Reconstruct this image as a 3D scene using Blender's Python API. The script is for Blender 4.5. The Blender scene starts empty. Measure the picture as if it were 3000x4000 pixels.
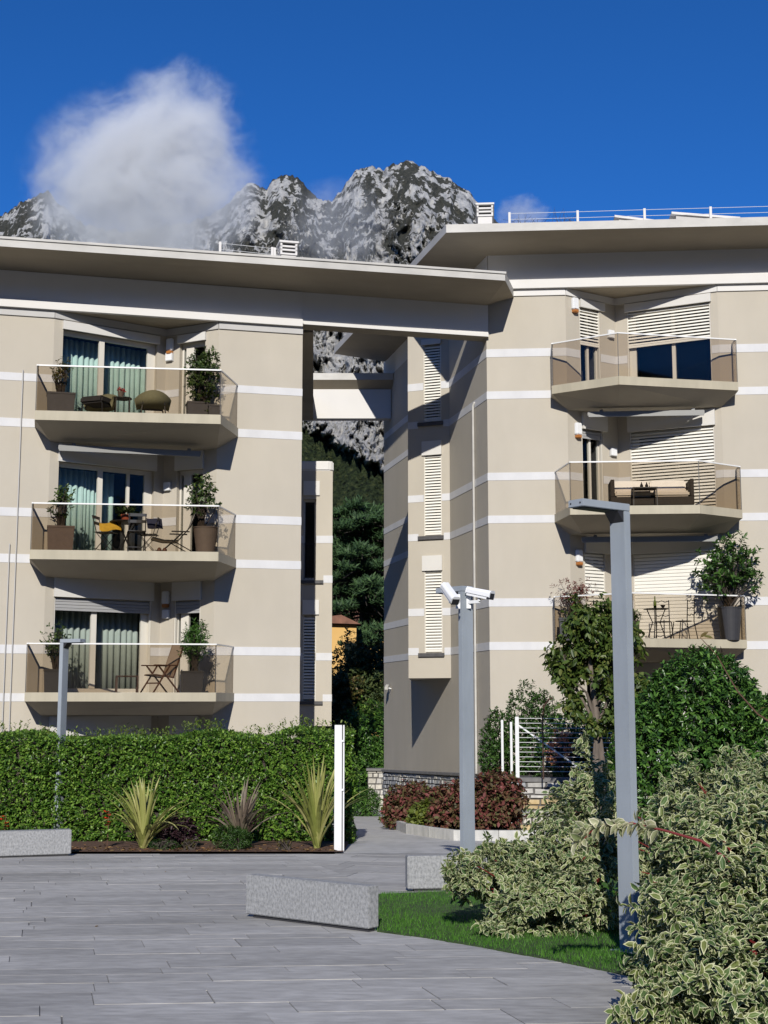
import bpy, bmesh, math, random
import numpy as np
from mathutils import Vector, Matrix
R = math.radians
rnd = random.Random(7)
rng = np.random.default_rng(11)
scene = bpy.context.scene
C = scene.collection
# ---------------------------------------------------------------- camera
FPX, TILT, EYE = 5300.0, math.atan(740 / 5300.0), 1.6
CT, ST = math.cos(TILT), math.sin(TILT)
cam_data = bpy.data.cameras.new('camera'); cam = bpy.data.objects.new('camera', cam_data); C.objects.link(cam)
cam.location = (0, 0, EYE); cam.rotation_euler = (R(90) + TILT, 0, 0)
cam_data.sensor_fit = 'HORIZONTAL'; cam_data.sensor_width = 36; cam_data.lens = FPX / 3000 * 36
cam_data.clip_start = .1; cam_data.clip_end = 12000
scene.camera = cam
# ---------------------------------------------------------------- sky and sun
SUN = Vector((.045, 1.0, -.55)).normalized()
EL = math.asin(-SUN.z)
world = bpy.data.worlds.new('World'); scene.world = world; world.use_nodes = True
nt = world.node_tree; nt.nodes.clear()
sky = nt.nodes.new('ShaderNodeTexSky'); sky.sky_type = 'NISHITA'; sky.sun_disc = False
sky.sun_elevation = EL; sky.sun_rotation = R(182.6); sky.altitude = 2000; sky.air_density = .8; sky.dust_density = 0.0; sky.ozone_density = 10.0
bg = nt.nodes.new('ShaderNodeBackground'); bg.inputs[1].default_value = .14
wo = nt.nodes.new('ShaderNodeOutputWorld'); shs = nt.nodes.new('ShaderNodeHueSaturation'); shs.inputs['Hue'].default_value = .503; shs.inputs['Saturation'].default_value = 1.10; nt.links.new(sky.outputs[0], shs.inputs['Color']); nt.links.new(shs.outputs[0], bg.inputs[0]); nt.links.new(bg.outputs[0], wo.inputs[0])
sl = bpy.data.lights.new('sun', 'SUN'); sl.energy = 5.0; sl.angle = R(.5); sl.color = (1, .955, .88)
so = bpy.data.objects.new('sun', sl); C.objects.link(so); so.rotation_euler = SUN.to_track_quat('-Z', 'Y').to_euler(); so.location = (-5, -60, 60)
vs = scene.view_settings; vs.view_transform = 'Standard'; vs.look = 'None'; vs.exposure = 0.0; vs.gamma = 1; vs.use_curve_mapping = False
cy = scene.cycles; cy.use_denoising = True; cy.max_bounces = 10; cy.transparent_max_bounces = 16; cy.volume_bounces = 3; cy.diffuse_bounces = 4
cy.caustics_reflective = False; cy.caustics_refractive = False; cy.volume_step_rate = 1.0; cy.volume_max_steps = 256

# ---------------------------------------------------------------- measuring helpers (survey of the place)
def ray(px, py):
    u = (px - 1500) / FPX; v = (2000 - py) / FPX
    return np.array([u, CT - v * ST, v * CT + ST])
def onplane(px, py, p0, n):
    r = ray(px, py); o = np.array([0, 0, EYE]); p0 = np.array(p0, float); n = np.array(n, float)
    return o + ((p0 - o) @ n) / (r @ n) * r
def at(px, py, Y): return onplane(px, py, (0, Y, 0), (0, 1, 0))
def gz(y): return -.03 * y if y < 25 else -.75 - .0635 * (min(y, 44) - 25)
def G(px, py): return onplane(px, py, (0, 0, 0), (0, .03, 1))
class Frame:                       # a vertical wall plane: u along it, w into it
    def __init__(s, p0, k):
        s.p0 = np.array([p0[0], p0[1], 0.]); h = math.hypot(1, k); s.k = k
        s.d = np.array([1, k, 0]) / h; s.n = np.array([-k, 1, 0]) / h; s.a = math.atan(k)
    def uz(s, px, py, w=0):
        p = onplane(px, py, s.p0 + s.n * w, s.n); return (p - s.p0) @ s.d, p[2]
    def pt(s, u, w, z=0): return s.p0 + s.d * u + s.n * w + np.array([0, 0, z])
    def loc(s, p): q = np.array([p[0], p[1], 0.]) - s.p0; return (q @ s.d, q @ s.n)
LF = Frame((-5.3, 31), .25); RF = Frame((2.57, 33.1), -.08); SW = Frame((2.57, 33.1), -4.26)

# ---------------------------------------------------------------- materials
MATS = {}
def newmat(name):
    m = bpy.data.materials.new(name); m.use_nodes = True; n = m.node_tree.nodes; n.clear()
    return m, n, m.node_tree.links
def mat(name, col, rough=.7, var=.06, scale=6, bump=0, bscale=60, metal=0, rand=0, island=0, spec=.5, col2=None, detail=6, warp=None, blotch=0, bl_scale=(.25, .25, .25)):
    m, n, l = newmat(name)
    out = n.new('ShaderNodeOutputMaterial'); b = n.new('ShaderNodeBsdfPrincipled'); l.new(b.outputs[0], out.inputs[0])
    b.inputs['Roughness'].default_value = rough; b.inputs['Metallic'].default_value = metal; b.inputs['Specular IOR Level'].default_value = spec
    tc = n.new('ShaderNodeTexCoord'); tex = n.new('ShaderNodeTexNoise'); tex.inputs['Scale'].default_value = scale; tex.inputs['Detail'].default_value = detail
    src = tc.outputs['Object']
    if warp:
        mp = n.new('ShaderNodeMapping'); mp.inputs['Scale'].default_value = warp; l.new(src, mp.inputs[0]); src = mp.outputs[0]
    l.new(src, tex.inputs['Vector'])
    mr = n.new('ShaderNodeMapRange'); mr.inputs['From Min'].default_value = .3; mr.inputs['From Max'].default_value = .7
    l.new(tex.outputs['Fac'], mr.inputs[0])
    mx = n.new('ShaderNodeMix'); mx.data_type = 'RGBA'; l.new(mr.outputs[0], mx.inputs[0])
    c2 = col2 or [min(1, c * (1 + var)) for c in col]; c1 = col if col2 else [c * (1 - var) for c in col]
    mx.inputs[6].default_value = (*c1, 1); mx.inputs[7].default_value = (*c2, 1)
    last = mx.outputs[2]
    if blotch:                                   # weathering: broad stains and runs
        m3 = n.new('ShaderNodeMapping'); m3.inputs['Scale'].default_value = bl_scale; l.new(tc.outputs['Object'], m3.inputs[0])
        t3 = n.new('ShaderNodeTexNoise'); t3.inputs['Scale'].default_value = 1; t3.inputs['Detail'].default_value = 9; t3.inputs['Roughness'].default_value = .62; l.new(m3.outputs[0], t3.inputs['Vector'])
        r3 = n.new('ShaderNodeMapRange'); r3.inputs['From Min'].default_value = .32; r3.inputs['From Max'].default_value = .62; r3.inputs['To Min'].default_value = 1 - blotch; r3.inputs['To Max'].default_value = 1 + blotch * .25; l.new(t3.outputs['Fac'], r3.inputs[0])
        h3 = n.new('ShaderNodeHueSaturation'); l.new(last, h3.inputs['Color']); l.new(r3.outputs[0], h3.inputs['Value']); last = h3.outputs[0]
    if rand or island:
        hs = n.new('ShaderNodeHueSaturation'); l.new(last, hs.inputs['Color'])
        if island: g = n.new('ShaderNodeNewGeometry'); r_ = g.outputs['Random Per Island']
        else: g = n.new('ShaderNodeObjectInfo'); r_ = g.outputs['Random']
        a = rand or island
        m2 = n.new('ShaderNodeMapRange'); m2.inputs['To Min'].default_value = 1 - a; m2.inputs['To Max'].default_value = 1 + a
        l.new(r_, m2.inputs[0]); l.new(m2.outputs[0], hs.inputs['Value']); last = hs.outputs[0]
    l.new(last, b.inputs['Base Color'])
    if bump:
        t2 = n.new('ShaderNodeTexNoise'); t2.inputs['Scale'].default_value = bscale; t2.inputs['Detail'].default_value = 4; l.new(src, t2.inputs['Vector'])
        bp = n.new('ShaderNodeBump'); bp.inputs['Strength'].default_value = bump; bp.inputs['Distance'].default_value = .01
        l.new(t2.outputs['Fac'], bp.inputs['Height']); l.new(bp.outputs[0], b.inputs['Normal'])
    MATS[name] = m; return m
def leafmat(name, cols, rough=.45, trans=.3, margin=None, spec=.35):
    """foliage: colours spread over the leaves, optional cream leaf margin (uv.x = 1 at the rim)"""
    m, n, l = newmat(name)
    out = n.new('ShaderNodeOutputMaterial'); b = n.new('ShaderNodeBsdfPrincipled'); tr = n.new('ShaderNodeBsdfTranslucent'); ms = n.new('ShaderNodeMixShader')
    ms.inputs[0].default_value = trans; l.new(b.outputs[0], ms.inputs[1]); l.new(tr.outputs[0], ms.inputs[2]); l.new(ms.outputs[0], out.inputs[0])
    b.inputs['Roughness'].default_value = rough; b.inputs['Specular IOR Level'].default_value = spec
    g = n.new('ShaderNodeNewGeometry'); oi = n.new('ShaderNodeObjectInfo'); ad = n.new('ShaderNodeMath'); ad.operation = 'ADD'
    l.new(g.outputs['Random Per Island'], ad.inputs[0]); l.new(oi.outputs['Random'], ad.inputs[1]); fr = n.new('ShaderNodeMath'); fr.operation = 'FRACT'; l.new(ad.outputs[0], fr.inputs[0])
    cr = n.new('ShaderNodeValToRGB'); e = cr.color_ramp.elements
    while len(e) < len(cols): e.new(.5)
    for i, c in enumerate(cols): e[i].position = i / max(1, len(cols) - 1); e[i].color = (*c, 1)
    l.new(fr.outputs[0], cr.inputs[0]); last = cr.outputs[0]
    if margin:
        uv = n.new('ShaderNodeUVMap'); uv.uv_map = 'uv'; sp = n.new('ShaderNodeSeparateXYZ'); l.new(uv.outputs[0], sp.inputs[0])
        tc = n.new('ShaderNodeTexCoord'); tx = n.new('ShaderNodeTexNoise'); tx.inputs['Scale'].default_value = 60; l.new(tc.outputs['Object'], tx.inputs['Vector'])
        a2 = n.new('ShaderNodeMath'); a2.operation = 'MULTIPLY_ADD'; l.new(tx.outputs['Fac'], a2.inputs[0]); a2.inputs[1].default_value = .7; l.new(sp.outputs[0], a2.inputs[2]); a3 = n.new('ShaderNodeMath'); a3.operation = 'MULTIPLY_ADD'; l.new(fr.outputs[0], a3.inputs[0]); a3.inputs[1].default_value = .34; l.new(a2.outputs[0], a3.inputs[2]); a2 = a3
        mr = n.new('ShaderNodeMapRange'); mr.inputs['From Min'].default_value = .98; mr.inputs['From Max'].default_value = 1.28; l.new(a2.outputs[0], mr.inputs[0])
        mx = n.new('ShaderNodeMix'); mx.data_type = 'RGBA'; l.new(mr.outputs[0], mx.inputs[0]); l.new(last, mx.inputs[6]); mx.inputs[7].default_value = (*margin, 1); last = mx.outputs[2]
    l.new(last, b.inputs['Base Color']); l.new(last, tr.inputs[0])
    MATS[name] = m; return m
def glassmat(name, tint, gloss=.05, ior=1.45, refl=(1, 1, 1)):
    m, n, l = newmat(name)
    out = n.new('ShaderNodeOutputMaterial'); t = n.new('ShaderNodeBsdfTransparent'); t.inputs[0].default_value = (*tint, 1)
    gl = n.new('ShaderNodeBsdfGlossy'); gl.inputs['Roughness'].default_value = gloss; gl.inputs[0].default_value = (*refl, 1); g = n.new('ShaderNodeNewGeometry'); dt = n.new('ShaderNodeVectorMath'); dt.operation = 'DOT_PRODUCT'; l.new(g.outputs['Normal'], dt.inputs[0]); l.new(g.outputs['Incoming'], dt.inputs[1])
    ab = n.new('ShaderNodeMath'); ab.operation = 'ABSOLUTE'; l.new(dt.outputs['Value'], ab.inputs[0]); iv = n.new('ShaderNodeMath'); iv.operation = 'SUBTRACT'; iv.inputs[0].default_value = 1; l.new(ab.outputs[0], iv.inputs[1])
    pw = n.new('ShaderNodeMath'); pw.operation = 'POWER'; l.new(iv.outputs[0], pw.inputs[0]); pw.inputs[1].default_value = 5; f = n.new('ShaderNodeMath'); f.operation = 'MULTIPLY_ADD'; l.new(pw.outputs[0], f.inputs[0]); f0 = ((ior - 1) / (ior + 1)) ** 2; f.inputs[1].default_value = .8; f.inputs[2].default_value = f0
    ms = n.new('ShaderNodeMixShader'); l.new(f.outputs[0], ms.inputs[0]); l.new(t.outputs[0], ms.inputs[1]); l.new(gl.outputs[0], ms.inputs[2]); l.new(ms.outputs[0], out.inputs[0])
    MATS[name] = m; return m
mat('wall', (.462, .422, .350), .9, .03, .9, .5, 120, blotch=.05, bl_scale=(.9, .9, .35))
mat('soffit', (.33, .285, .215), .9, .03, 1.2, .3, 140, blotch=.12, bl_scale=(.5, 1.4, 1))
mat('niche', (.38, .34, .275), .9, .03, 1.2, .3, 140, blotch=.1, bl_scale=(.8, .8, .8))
mat('white_paint', (.60, .60, .605), .85, .02, 2, .2, 140, blotch=.08, bl_scale=(2, 2, 1))
mat('offwhite', (.64, .625, .60), .85, .02, 1.5, .25, 140)
mat('strip', (.44, .43, .415), .7, .03, 3)
mat('fascia', (.50, .487, .455), .6, .05, 1.6, spec=.3, blotch=.14, bl_scale=(1.2, 1.2, 3))
mat('edge_metal', (.42, .38, .285), .6, .03, 2, spec=.3, blotch=.12, bl_scale=(3, 3, .5))
mat('frame_white', (.62, .59, .52), .5, .02, 4)
mat('slat', (.75, .73, .66), .5, .02, 4)
mat('shutter_box', (.60, .585, .55), .7, .02, 3)
mat('slat_grey', (.33, .33, .33), .5, .03, 4)
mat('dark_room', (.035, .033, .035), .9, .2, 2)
mat('sill', (.07, .068, .07), .7, .2, 12)
mat('rail', (.72, .72, .70), .35, .02, 4, metal=.0)
mat('awning', (.22, .22, .21), .5, .03, 3)
mat('post_paint', (.29, .325, .36), .5, .04, 3, bump=.15, bscale=220, blotch=.12, bl_scale=(4, 4, .8))
mat('white_metal', (.66, .67, .67), .45, .02, 4)
mat('black_metal', (.018, .018, .02), .5, .1, 6)
mat('dark_plastic', (.025, .025, .028), .5, .1, 6)
mat('white_plastic', (.74, .75, .76), .4, .02, 4)
mat('orange_plastic', (.36, .14, .035), .4, .1, 4)
mat('planter_grey', (.085, .085, .095), .7, .08, 9)
mat('planter_dark', (.03, .03, .034), .6, .1, 9)
mat('planter_brown', (.15, .115, .10), .75, .08, 9)
mat('pot_taupe', (.19, .16, .145), .7, .06, 9)
mat('terracotta', (.42, .10, .05), .7, .1, 9)
mat('turf', (.03, .055, .012), .95, .4, 9, .6, 60)
mat('soil', (.035, .024, .017), .95, .3, 20)
mat('mulch', (.09, .045, .026), .95, .5, 26, .8, 60)
mat('fabric_olive', (.23, .235, .15), .9, .06, 20)
mat('fabric_dark', (.045, .047, .055), .9, .1, 20)
mat('fabric_yellow', (.72, .46, .05), .9, .12, 14)
mat('fabric_navy', (.02, .022, .045), .9, .1, 14)
mat('fabric_cream', (.80, .76, .69), .9, .04, 14)
mat('fabric_light', (.56, .53, .48), .85, .04, 14)
mat('fabric_taupe', (.27, .20, .14), .85, .06, 30)
mat('wood_dark', (.06, .03, .018), .55, .25, 16, warp=(1, 1, 8))
mat('wood_brown', (.115, .05, .025), .5, .25, 16, warp=(1, 1, 8))
mat('rattan', (.05, .045, .042), .8, .4, 60)
mat('curtain_teal', (.42, .56, .53), .9, .05, 6)
mat('curtain_grey', (.34, .38, .35), .9, .05, 6)
mat('bark', (.13, .105, .085), .9, .4, 14, .8, 40, warp=(1, 1, .25))
mat('bark_dark', (.045, .035, .028), .9, .4, 14)
mat('twig_red', (.15, .018, .018), .5, .2, 10)
mat('twig_brown', (.10, .05, .03), .7, .2, 10)
mat('ochre', (.60, .37, .125), .9, .05, .6)
mat('roof_tile', (.18, .085, .055), .9, .3, 3)
mat('far_glass', (.05, .06, .07), .2, .1, 3)
glassmat('glass_bronze', (.83, .79, .735), .02, 1.35)
glassmat('glass', (.955, .97, .965), .02, 1.4, (.32, .33, .34))
# granite: speckled light stone of the seats
def stonemat(name, c1, c2, scale, rand=0, bump=.3, island=0, warp=(1, 1, .3), blotch=0):
    return mat(name, c1, .8, .1, scale, bump, scale * 2, rand=rand, island=island, col2=c2, warp=warp, detail=10, blotch=blotch, bl_scale=(.45, .8, 1))
stonemat('granite', (.19, .195, .20), (.37, .375, .38), 42, warp=(1, 1, .7), blotch=.12)
stonemat('kerb', (.40, .40, .38), (.56, .55, .52), 10)
stonemat('paving', (.285, .278, .265), (.41, .402, .385), 9, rand=.14, bump=.3, warp=(.6, 1.6, 1), blotch=.2)
stonemat('paving_far', (.285, .278, .265), (.41, .402, .385), 9, island=.14, bump=.3, warp=(.6, 1.6, 1), blotch=.2)
mat('joint', (.15, .15, .15), .95, .3, 14)
stonemat('ground', (.33, .328, .32), (.45, .447, .44), 4, blotch=.15)
for i, (c1, c2) in enumerate([((.38, .37, .345), (.54, .52, .475)), ((.25, .26, .27), (.38, .39, .40)), ((.40, .38, .33), (.58, .55, .48)), ((.38, .27, .12), (.52, .41, .24))]):
    stonemat('stone%d' % i, c1, c2, 9, rand=.18, bump=.8, warp=(1, 1, 1))
mat('mortar', (.10, .095, .09), .95, .2, 20)
mat('coping', (.17, .165, .16), .9, .2, 10, .5, 40)

# ---------------------------------------------------------------- mesh helpers
def tag(o, label=None, cat=None, group=None, kind=None):
    if label: o['label'] = label
    if cat: o['category'] = cat
    if group: o['group'] = group
    if kind: o['kind'] = kind
    return o
def empty(name, loc, rz, label, cat, group=None):
    o = bpy.data.objects.new(name, None); C.objects.link(o); o.location = loc; o.rotation_euler = (0, 0, rz); o.empty_display_size = .2
    return tag(o, label, cat, group)
def link(name, me, parent=None, loc=None):
    o = bpy.data.objects.new(name, me); C.objects.link(o); o.parent = parent
    if loc is not None: o.location = loc
    return o
class MB:
    def __init__(s): s.v = []; s.f = []; s.m = []; s.cur = 0
    def add(s, vs, fs):
        b = len(s.v); s.v += [tuple(map(float, p)) for p in vs]; s.f += [tuple(b + i for i in f) for f in fs]; s.m += [s.cur] * len(fs); return s
    def box(s, a, b):
        x0, y0, z0 = a; x1, y1, z1 = b
        return s.add([(x0, y0, z0), (x1, y0, z0), (x1, y1, z0), (x0, y1, z0), (x0, y0, z1), (x1, y0, z1), (x1, y1, z1), (x0, y1, z1)],
                     [(0, 3, 2, 1), (4, 5, 6, 7), (0, 1, 5, 4), (1, 2, 6, 5), (2, 3, 7, 6), (3, 0, 4, 7)])
    def prism(s, poly, z0, z1, top=1.0):
        n = len(poly); z0 = z0 if hasattr(z0, '__len__') else [z0] * n; z1 = z1 if hasattr(z1, '__len__') else [z1] * n
        cx = sum(p[0] for p in poly) / n; cy_ = sum(p[1] for p in poly) / n
        vs = [(p[0], p[1], z0[i]) for i, p in enumerate(poly)] + [(cx + (p[0] - cx) * top, cy_ + (p[1] - cy_) * top, z1[i]) for i, p in enumerate(poly)]
        return s.add(vs, [tuple(range(n))[::-1], tuple(range(n, 2 * n))] + [(i, (i + 1) % n, n + (i + 1) % n, n + i) for i in range(n)])
    def bar(s, p, q, w, h=None, up=(0, 0, 1)):            # rectangular bar from p to q
        h = h or w; p = Vector(p); q = Vector(q); d = (q - p).normalized(); up = Vector(up)
        if abs(d.dot(up)) > .98: up = Vector((0, 1, 0))
        a = d.cross(up).normalized() * w / 2; b = a.cross(d).normalized() * h / 2
        vs = [p - a - b, p + a - b, p + a + b, p - a + b, q - a - b, q + a - b, q + a + b, q - a + b]
        return s.add(vs, [(0, 3, 2, 1), (4, 5, 6, 7), (0, 1, 5, 4), (1, 2, 6, 5), (2, 3, 7, 6), (3, 0, 4, 7)])
    def tube(s, path, r, n=6):
        path = [Vector(p) for p in path]; rs = r if hasattr(r, '__len__') else [r] * len(path); b = len(s.v); vs = []
        for i, p in enumerate(path):
            d = (path[min(i + 1, len(path) - 1)] - path[max(i - 1, 0)]).normalized(); a = d.orthogonal().normalized(); c = d.cross(a)
            if i == 0: a0 = a
            else:
                a = (a0 - d * a0.dot(d)); a = a.normalized() if a.length > 1e-4 else d.orthogonal().normalized(); c = d.cross(a); a0 = a
            for k in range(n):
                t = 2 * math.pi * k / n; vs.append(p + (a * math.cos(t) + c * math.sin(t)) * rs[i])
        m = len(path)
        fs = [(i * n + k, i * n + (k + 1) % n, (i + 1) * n + (k + 1) % n, (i + 1) * n + k) for i in range(m - 1) for k in range(n)]
        fs += [tuple(range(n))[::-1], tuple(range((m - 1) * n, m * n))]
        return s.add(vs, fs)
    def lathe(s, prof, c=(0, 0), n=20):
        vs = []; m = len(prof)
        for r, z in prof:
            for k in range(n): t = 2 * math.pi * k / n; vs.append((c[0] + r * math.cos(t), c[1] + r * math.sin(t), z))
        fs = [(i * n + k, i * n + (k + 1) % n, (i + 1) * n + (k + 1) % n, (i + 1) * n + k) for i in range(m - 1) for k in range(n)]
        return s.add(vs, fs + [tuple(range(n))[::-1], tuple(range((m - 1) * n, m * n))])
    def mesh(s, name, mats, smooth=False, bevel=0):
        me = bpy.data.meshes.new(name); me.from_pydata(s.v, [], s.f)
        for m in (mats if isinstance(mats, (list, tuple)) else [mats]): me.materials.append(MATS[m])
        if any(s.m): me.polygons.foreach_set('material_index', s.m)
        if smooth: me.polygons.foreach_set('use_smooth', [True] * len(me.polygons))
        if bevel:
            bm = bmesh.new(); bm.from_mesh(me); bmesh.ops.bevel(bm, geom=bm.edges[:], offset=bevel, segments=2, affect='EDGES'); bm.to_mesh(me); bm.free()
        me.update(); return me
    def build(s, name, mats, parent=None, smooth=False, bevel=0, **kw):
        o = link(name, s.mesh(name, mats, smooth, bevel), parent); tag(o, **kw); return o
def fastmesh(name, v, faces, mats, uv=None):
    """numpy mesh with faces of one size"""
    me = bpy.data.meshes.new(name); nf, k = faces.shape
    me.vertices.add(len(v)); me.vertices.foreach_set('co', np.asarray(v, np.float32).ravel())
    me.loops.add(nf * k); me.loops.foreach_set('vertex_index', faces.ravel().astype(np.int32))
    me.polygons.add(nf); me.polygons.foreach_set('loop_start', (np.arange(nf) * k).astype(np.int32))
    if uv is not None:
        ul = me.uv_layers.new(name='uv'); ul.data.foreach_set('uv', np.asarray(uv, np.float32)[faces.ravel()].ravel())
    for m in (mats if isinstance(mats, (list, tuple)) else [mats]): me.materials.append(MATS[m])
    me.update(calc_edges=True); me.validate(); return me
# ---------------------------------------------------------------- foliage helpers
def unit(a): return a / np.maximum(np.linalg.norm(a, axis=-1, keepdims=True), 1e-9)
def leaf2(w=.45, fold=.08): return (np.array([(0, 0, 0), (.45, -w / 2, fold), (1, 0, -.04), (.45, w / 2, fold)], float), np.array([(0, 1, 2, 3)]), None)
def leaf6(w=.42, fold=.06, curl=-.1):
    v = np.array([(0, 0, 0), (.28, -.43 * w, fold), (.66, -.42 * w, fold + curl * .3), (1, 0, curl), (.66, .42 * w, fold + curl * .3), (.28, .43 * w, fold)], float)
    return (v, np.array([(0, 1, 2, 3), (0, 3, 4, 5)]), None)
def leafvar(w=.5, fold=.07, curl=-.14):
    o, _, _ = leaf6(w, fold, curl); c = np.array([.47, 0, -.02]); i = c + (o - c) * np.array([.62, .5, .5])
    f = [(k, (k + 1) % 6, 6 + (k + 1) % 6, 6 + k) for k in range(6)] + [(6, 7, 8, 9), (6, 9, 10, 11)]
    return (np.vstack([o, i]), np.array(f), np.array([(1, 0)] * 6 + [(0, 0)] * 6, float))
def basis(fwd, nrm):
    x = unit(fwd); y = unit(np.cross(nrm, x)); z = np.cross(x, y); return np.stack([x, y, z], -1)       # columns
def scatter(tpl, pos, B, size):
    v, f, uv = tpl; n = len(pos); k = len(v)
    V = np.einsum('nij,kj->nki', B * size[:, None, None], v) + pos[:, None, :]
    Fc = (f[None] + (np.arange(n) * k)[:, None, None]).reshape(-1, f.shape[1])
    return V.reshape(-1, 3), Fc, (np.tile(uv, (n, 1)) if uv is not None else None)
def whorls(S, A, k, size, spread=1.0, droop=.25, along=.6, rs=None, wild=.25):
    """leaves set round short twigs: S twig points, A twig axes"""
    rs = rs or rng; m = len(S); A = unit(A); t1 = unit(np.cross(A, rs.normal(size=(m, 3)))); t2 = np.cross(A, t1)
    ph = (rs.random((m, 1)) + np.arange(k)[None] / k * 1.0 + rs.normal(size=(m, k)) * .05) * 2 * np.pi * 1.618
    Rr = np.cos(ph)[..., None] * t1[:, None] + np.sin(ph)[..., None] * t2[:, None]
    off = np.linspace(0, along, k)[None, :, None] * size * 1.2
    sz = size * (.5 + .8 * rs.random((m, k)))
    fw = unit(A[:, None] * (.55 + .4 * rs.random((m, k, 1))) + Rr * spread + np.array([0, 0, -1.]) * droop * rs.random((m, k, 1)))
    nr = unit(A[:, None] * 1.0 + np.array([0, 0, .5]) + rs.normal(size=(m, k, 3)) * wild)
    pos = S[:, None] + A[:, None] * off
    return pos.reshape(-1, 3), basis(fw.reshape(-1, 3), nr.reshape(-1, 3)), sz.ravel()
def lump(d, seed, f=2.2):
    r = np.random.default_rng(seed); o = np.zeros(len(d))
    for i in range(7):
        a = r.normal(size=3) * f * (1 + .5 * i); o += np.sin(d @ a + r.random() * 6.28) / (1 + .45 * i)
    return o / 2.2
def blob_twigs(blobs, m, seed, rough=.16, shell=.22, up=.35, zmin=None, clump=0, sig=.16):
    r = np.random.default_rng(seed); Ss = []; As = []
    ar = np.array([(b[3] * b[4] * b[5]) ** (2 / 3) for b in blobs]); ar /= ar.sum()
    for b, w in zip(blobs, ar):
        n = int(m * w) + 1; d = unit(r.normal(size=(n, 3))); jit = np.zeros(n)
        if clump:                                # sprays of twigs with gaps between them
            K = max(5, n // clump); cd = unit(r.normal(size=(K, 3))); ci = r.integers(0, K, n); d = unit(cd[ci] + r.normal(size=(n, 3)) * sig); jit = (r.normal(size=K) * .13)[ci]
        rad = (1 + jit + rough * lump(d, abs(seed + int(b[0] * 31 + b[2] * 17))) - np.abs(r.normal(size=n)) * shell)[:, None]
        Ss.append(np.array(b[:3]) + d * rad * np.array(b[3:6])); As.append(unit(d + np.array([0, 0, up]) + r.normal(size=(n, 3)) * .45))
    S = np.vstack(Ss); A = np.vstack(As)
    if zmin is not None: k = S[:, 2] > zmin; S, A = S[k], A[k]
    return S, A
def place(o, pts): o.location = pts
def foliage(name, parent, tpl, mats, S, A, k, size, base=(0, 0, 0), solo=0, solo_name='leaf', seed=1, **kw):
    rs = np.random.default_rng(seed); pos, B, sz = whorls(S, A, k, size, rs=rs, **kw); base = np.array(base, float)
    if solo:                                   # the leaves that show largest become pieces of their own
        d = np.linalg.norm(pos - np.array([0, 0, EYE]), axis=1); inn = (np.abs(pos[:, 0] / pos[:, 1]) < .3)
        vis = unit(pos - S.mean(0)) @ unit(np.array([0, 0, EYE]) - S.mean(0)); score = sz / d * (1 + .35 * vis) * inn * (vis > .1)
        idx = np.argsort(-score)[:solo]; keep = np.ones(len(pos), bool); keep[idx] = False
        me = fastmesh(solo_name, tpl[0], tpl[1], mats, tpl[2])
        for i in idx:
            o = link(solo_name, me, parent); M = Matrix(B[i].tolist()).to_4x4(); M = M @ Matrix.Scale(float(sz[i]), 4); M.translation = Vector(pos[i] - base); o.matrix_local = M
        pos, B, sz = pos[keep], B[keep], sz[keep]
    V, Fc, uv = scatter(tpl, pos - base, B, sz)
    o = link(name, fastmesh(name, V, Fc, mats, uv), parent); o['kind'] = 'stuff'; return o
# ================================================================ ground
def build_ground():
    ys = [-300, -40, 0, 10, 20, 25, 30, 35, 40, 44, 60, 120, 400, 700]; xs = [-700, -60, -20, -8, -2, 4, 10, 20, 60, 700]
    mb = MB(); vs = [(x, y, gz(y) - .022) for y in ys for x in xs]; n = len(xs)
    mb.add(vs, [(j * n + i, j * n + i + 1, (j + 1) * n + i + 1, (j + 1) * n + i) for j in range(len(ys) - 1) for i in range(n - 1)])
    return mb.build('ground', 'joint', kind='structure')
build_ground()
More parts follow.
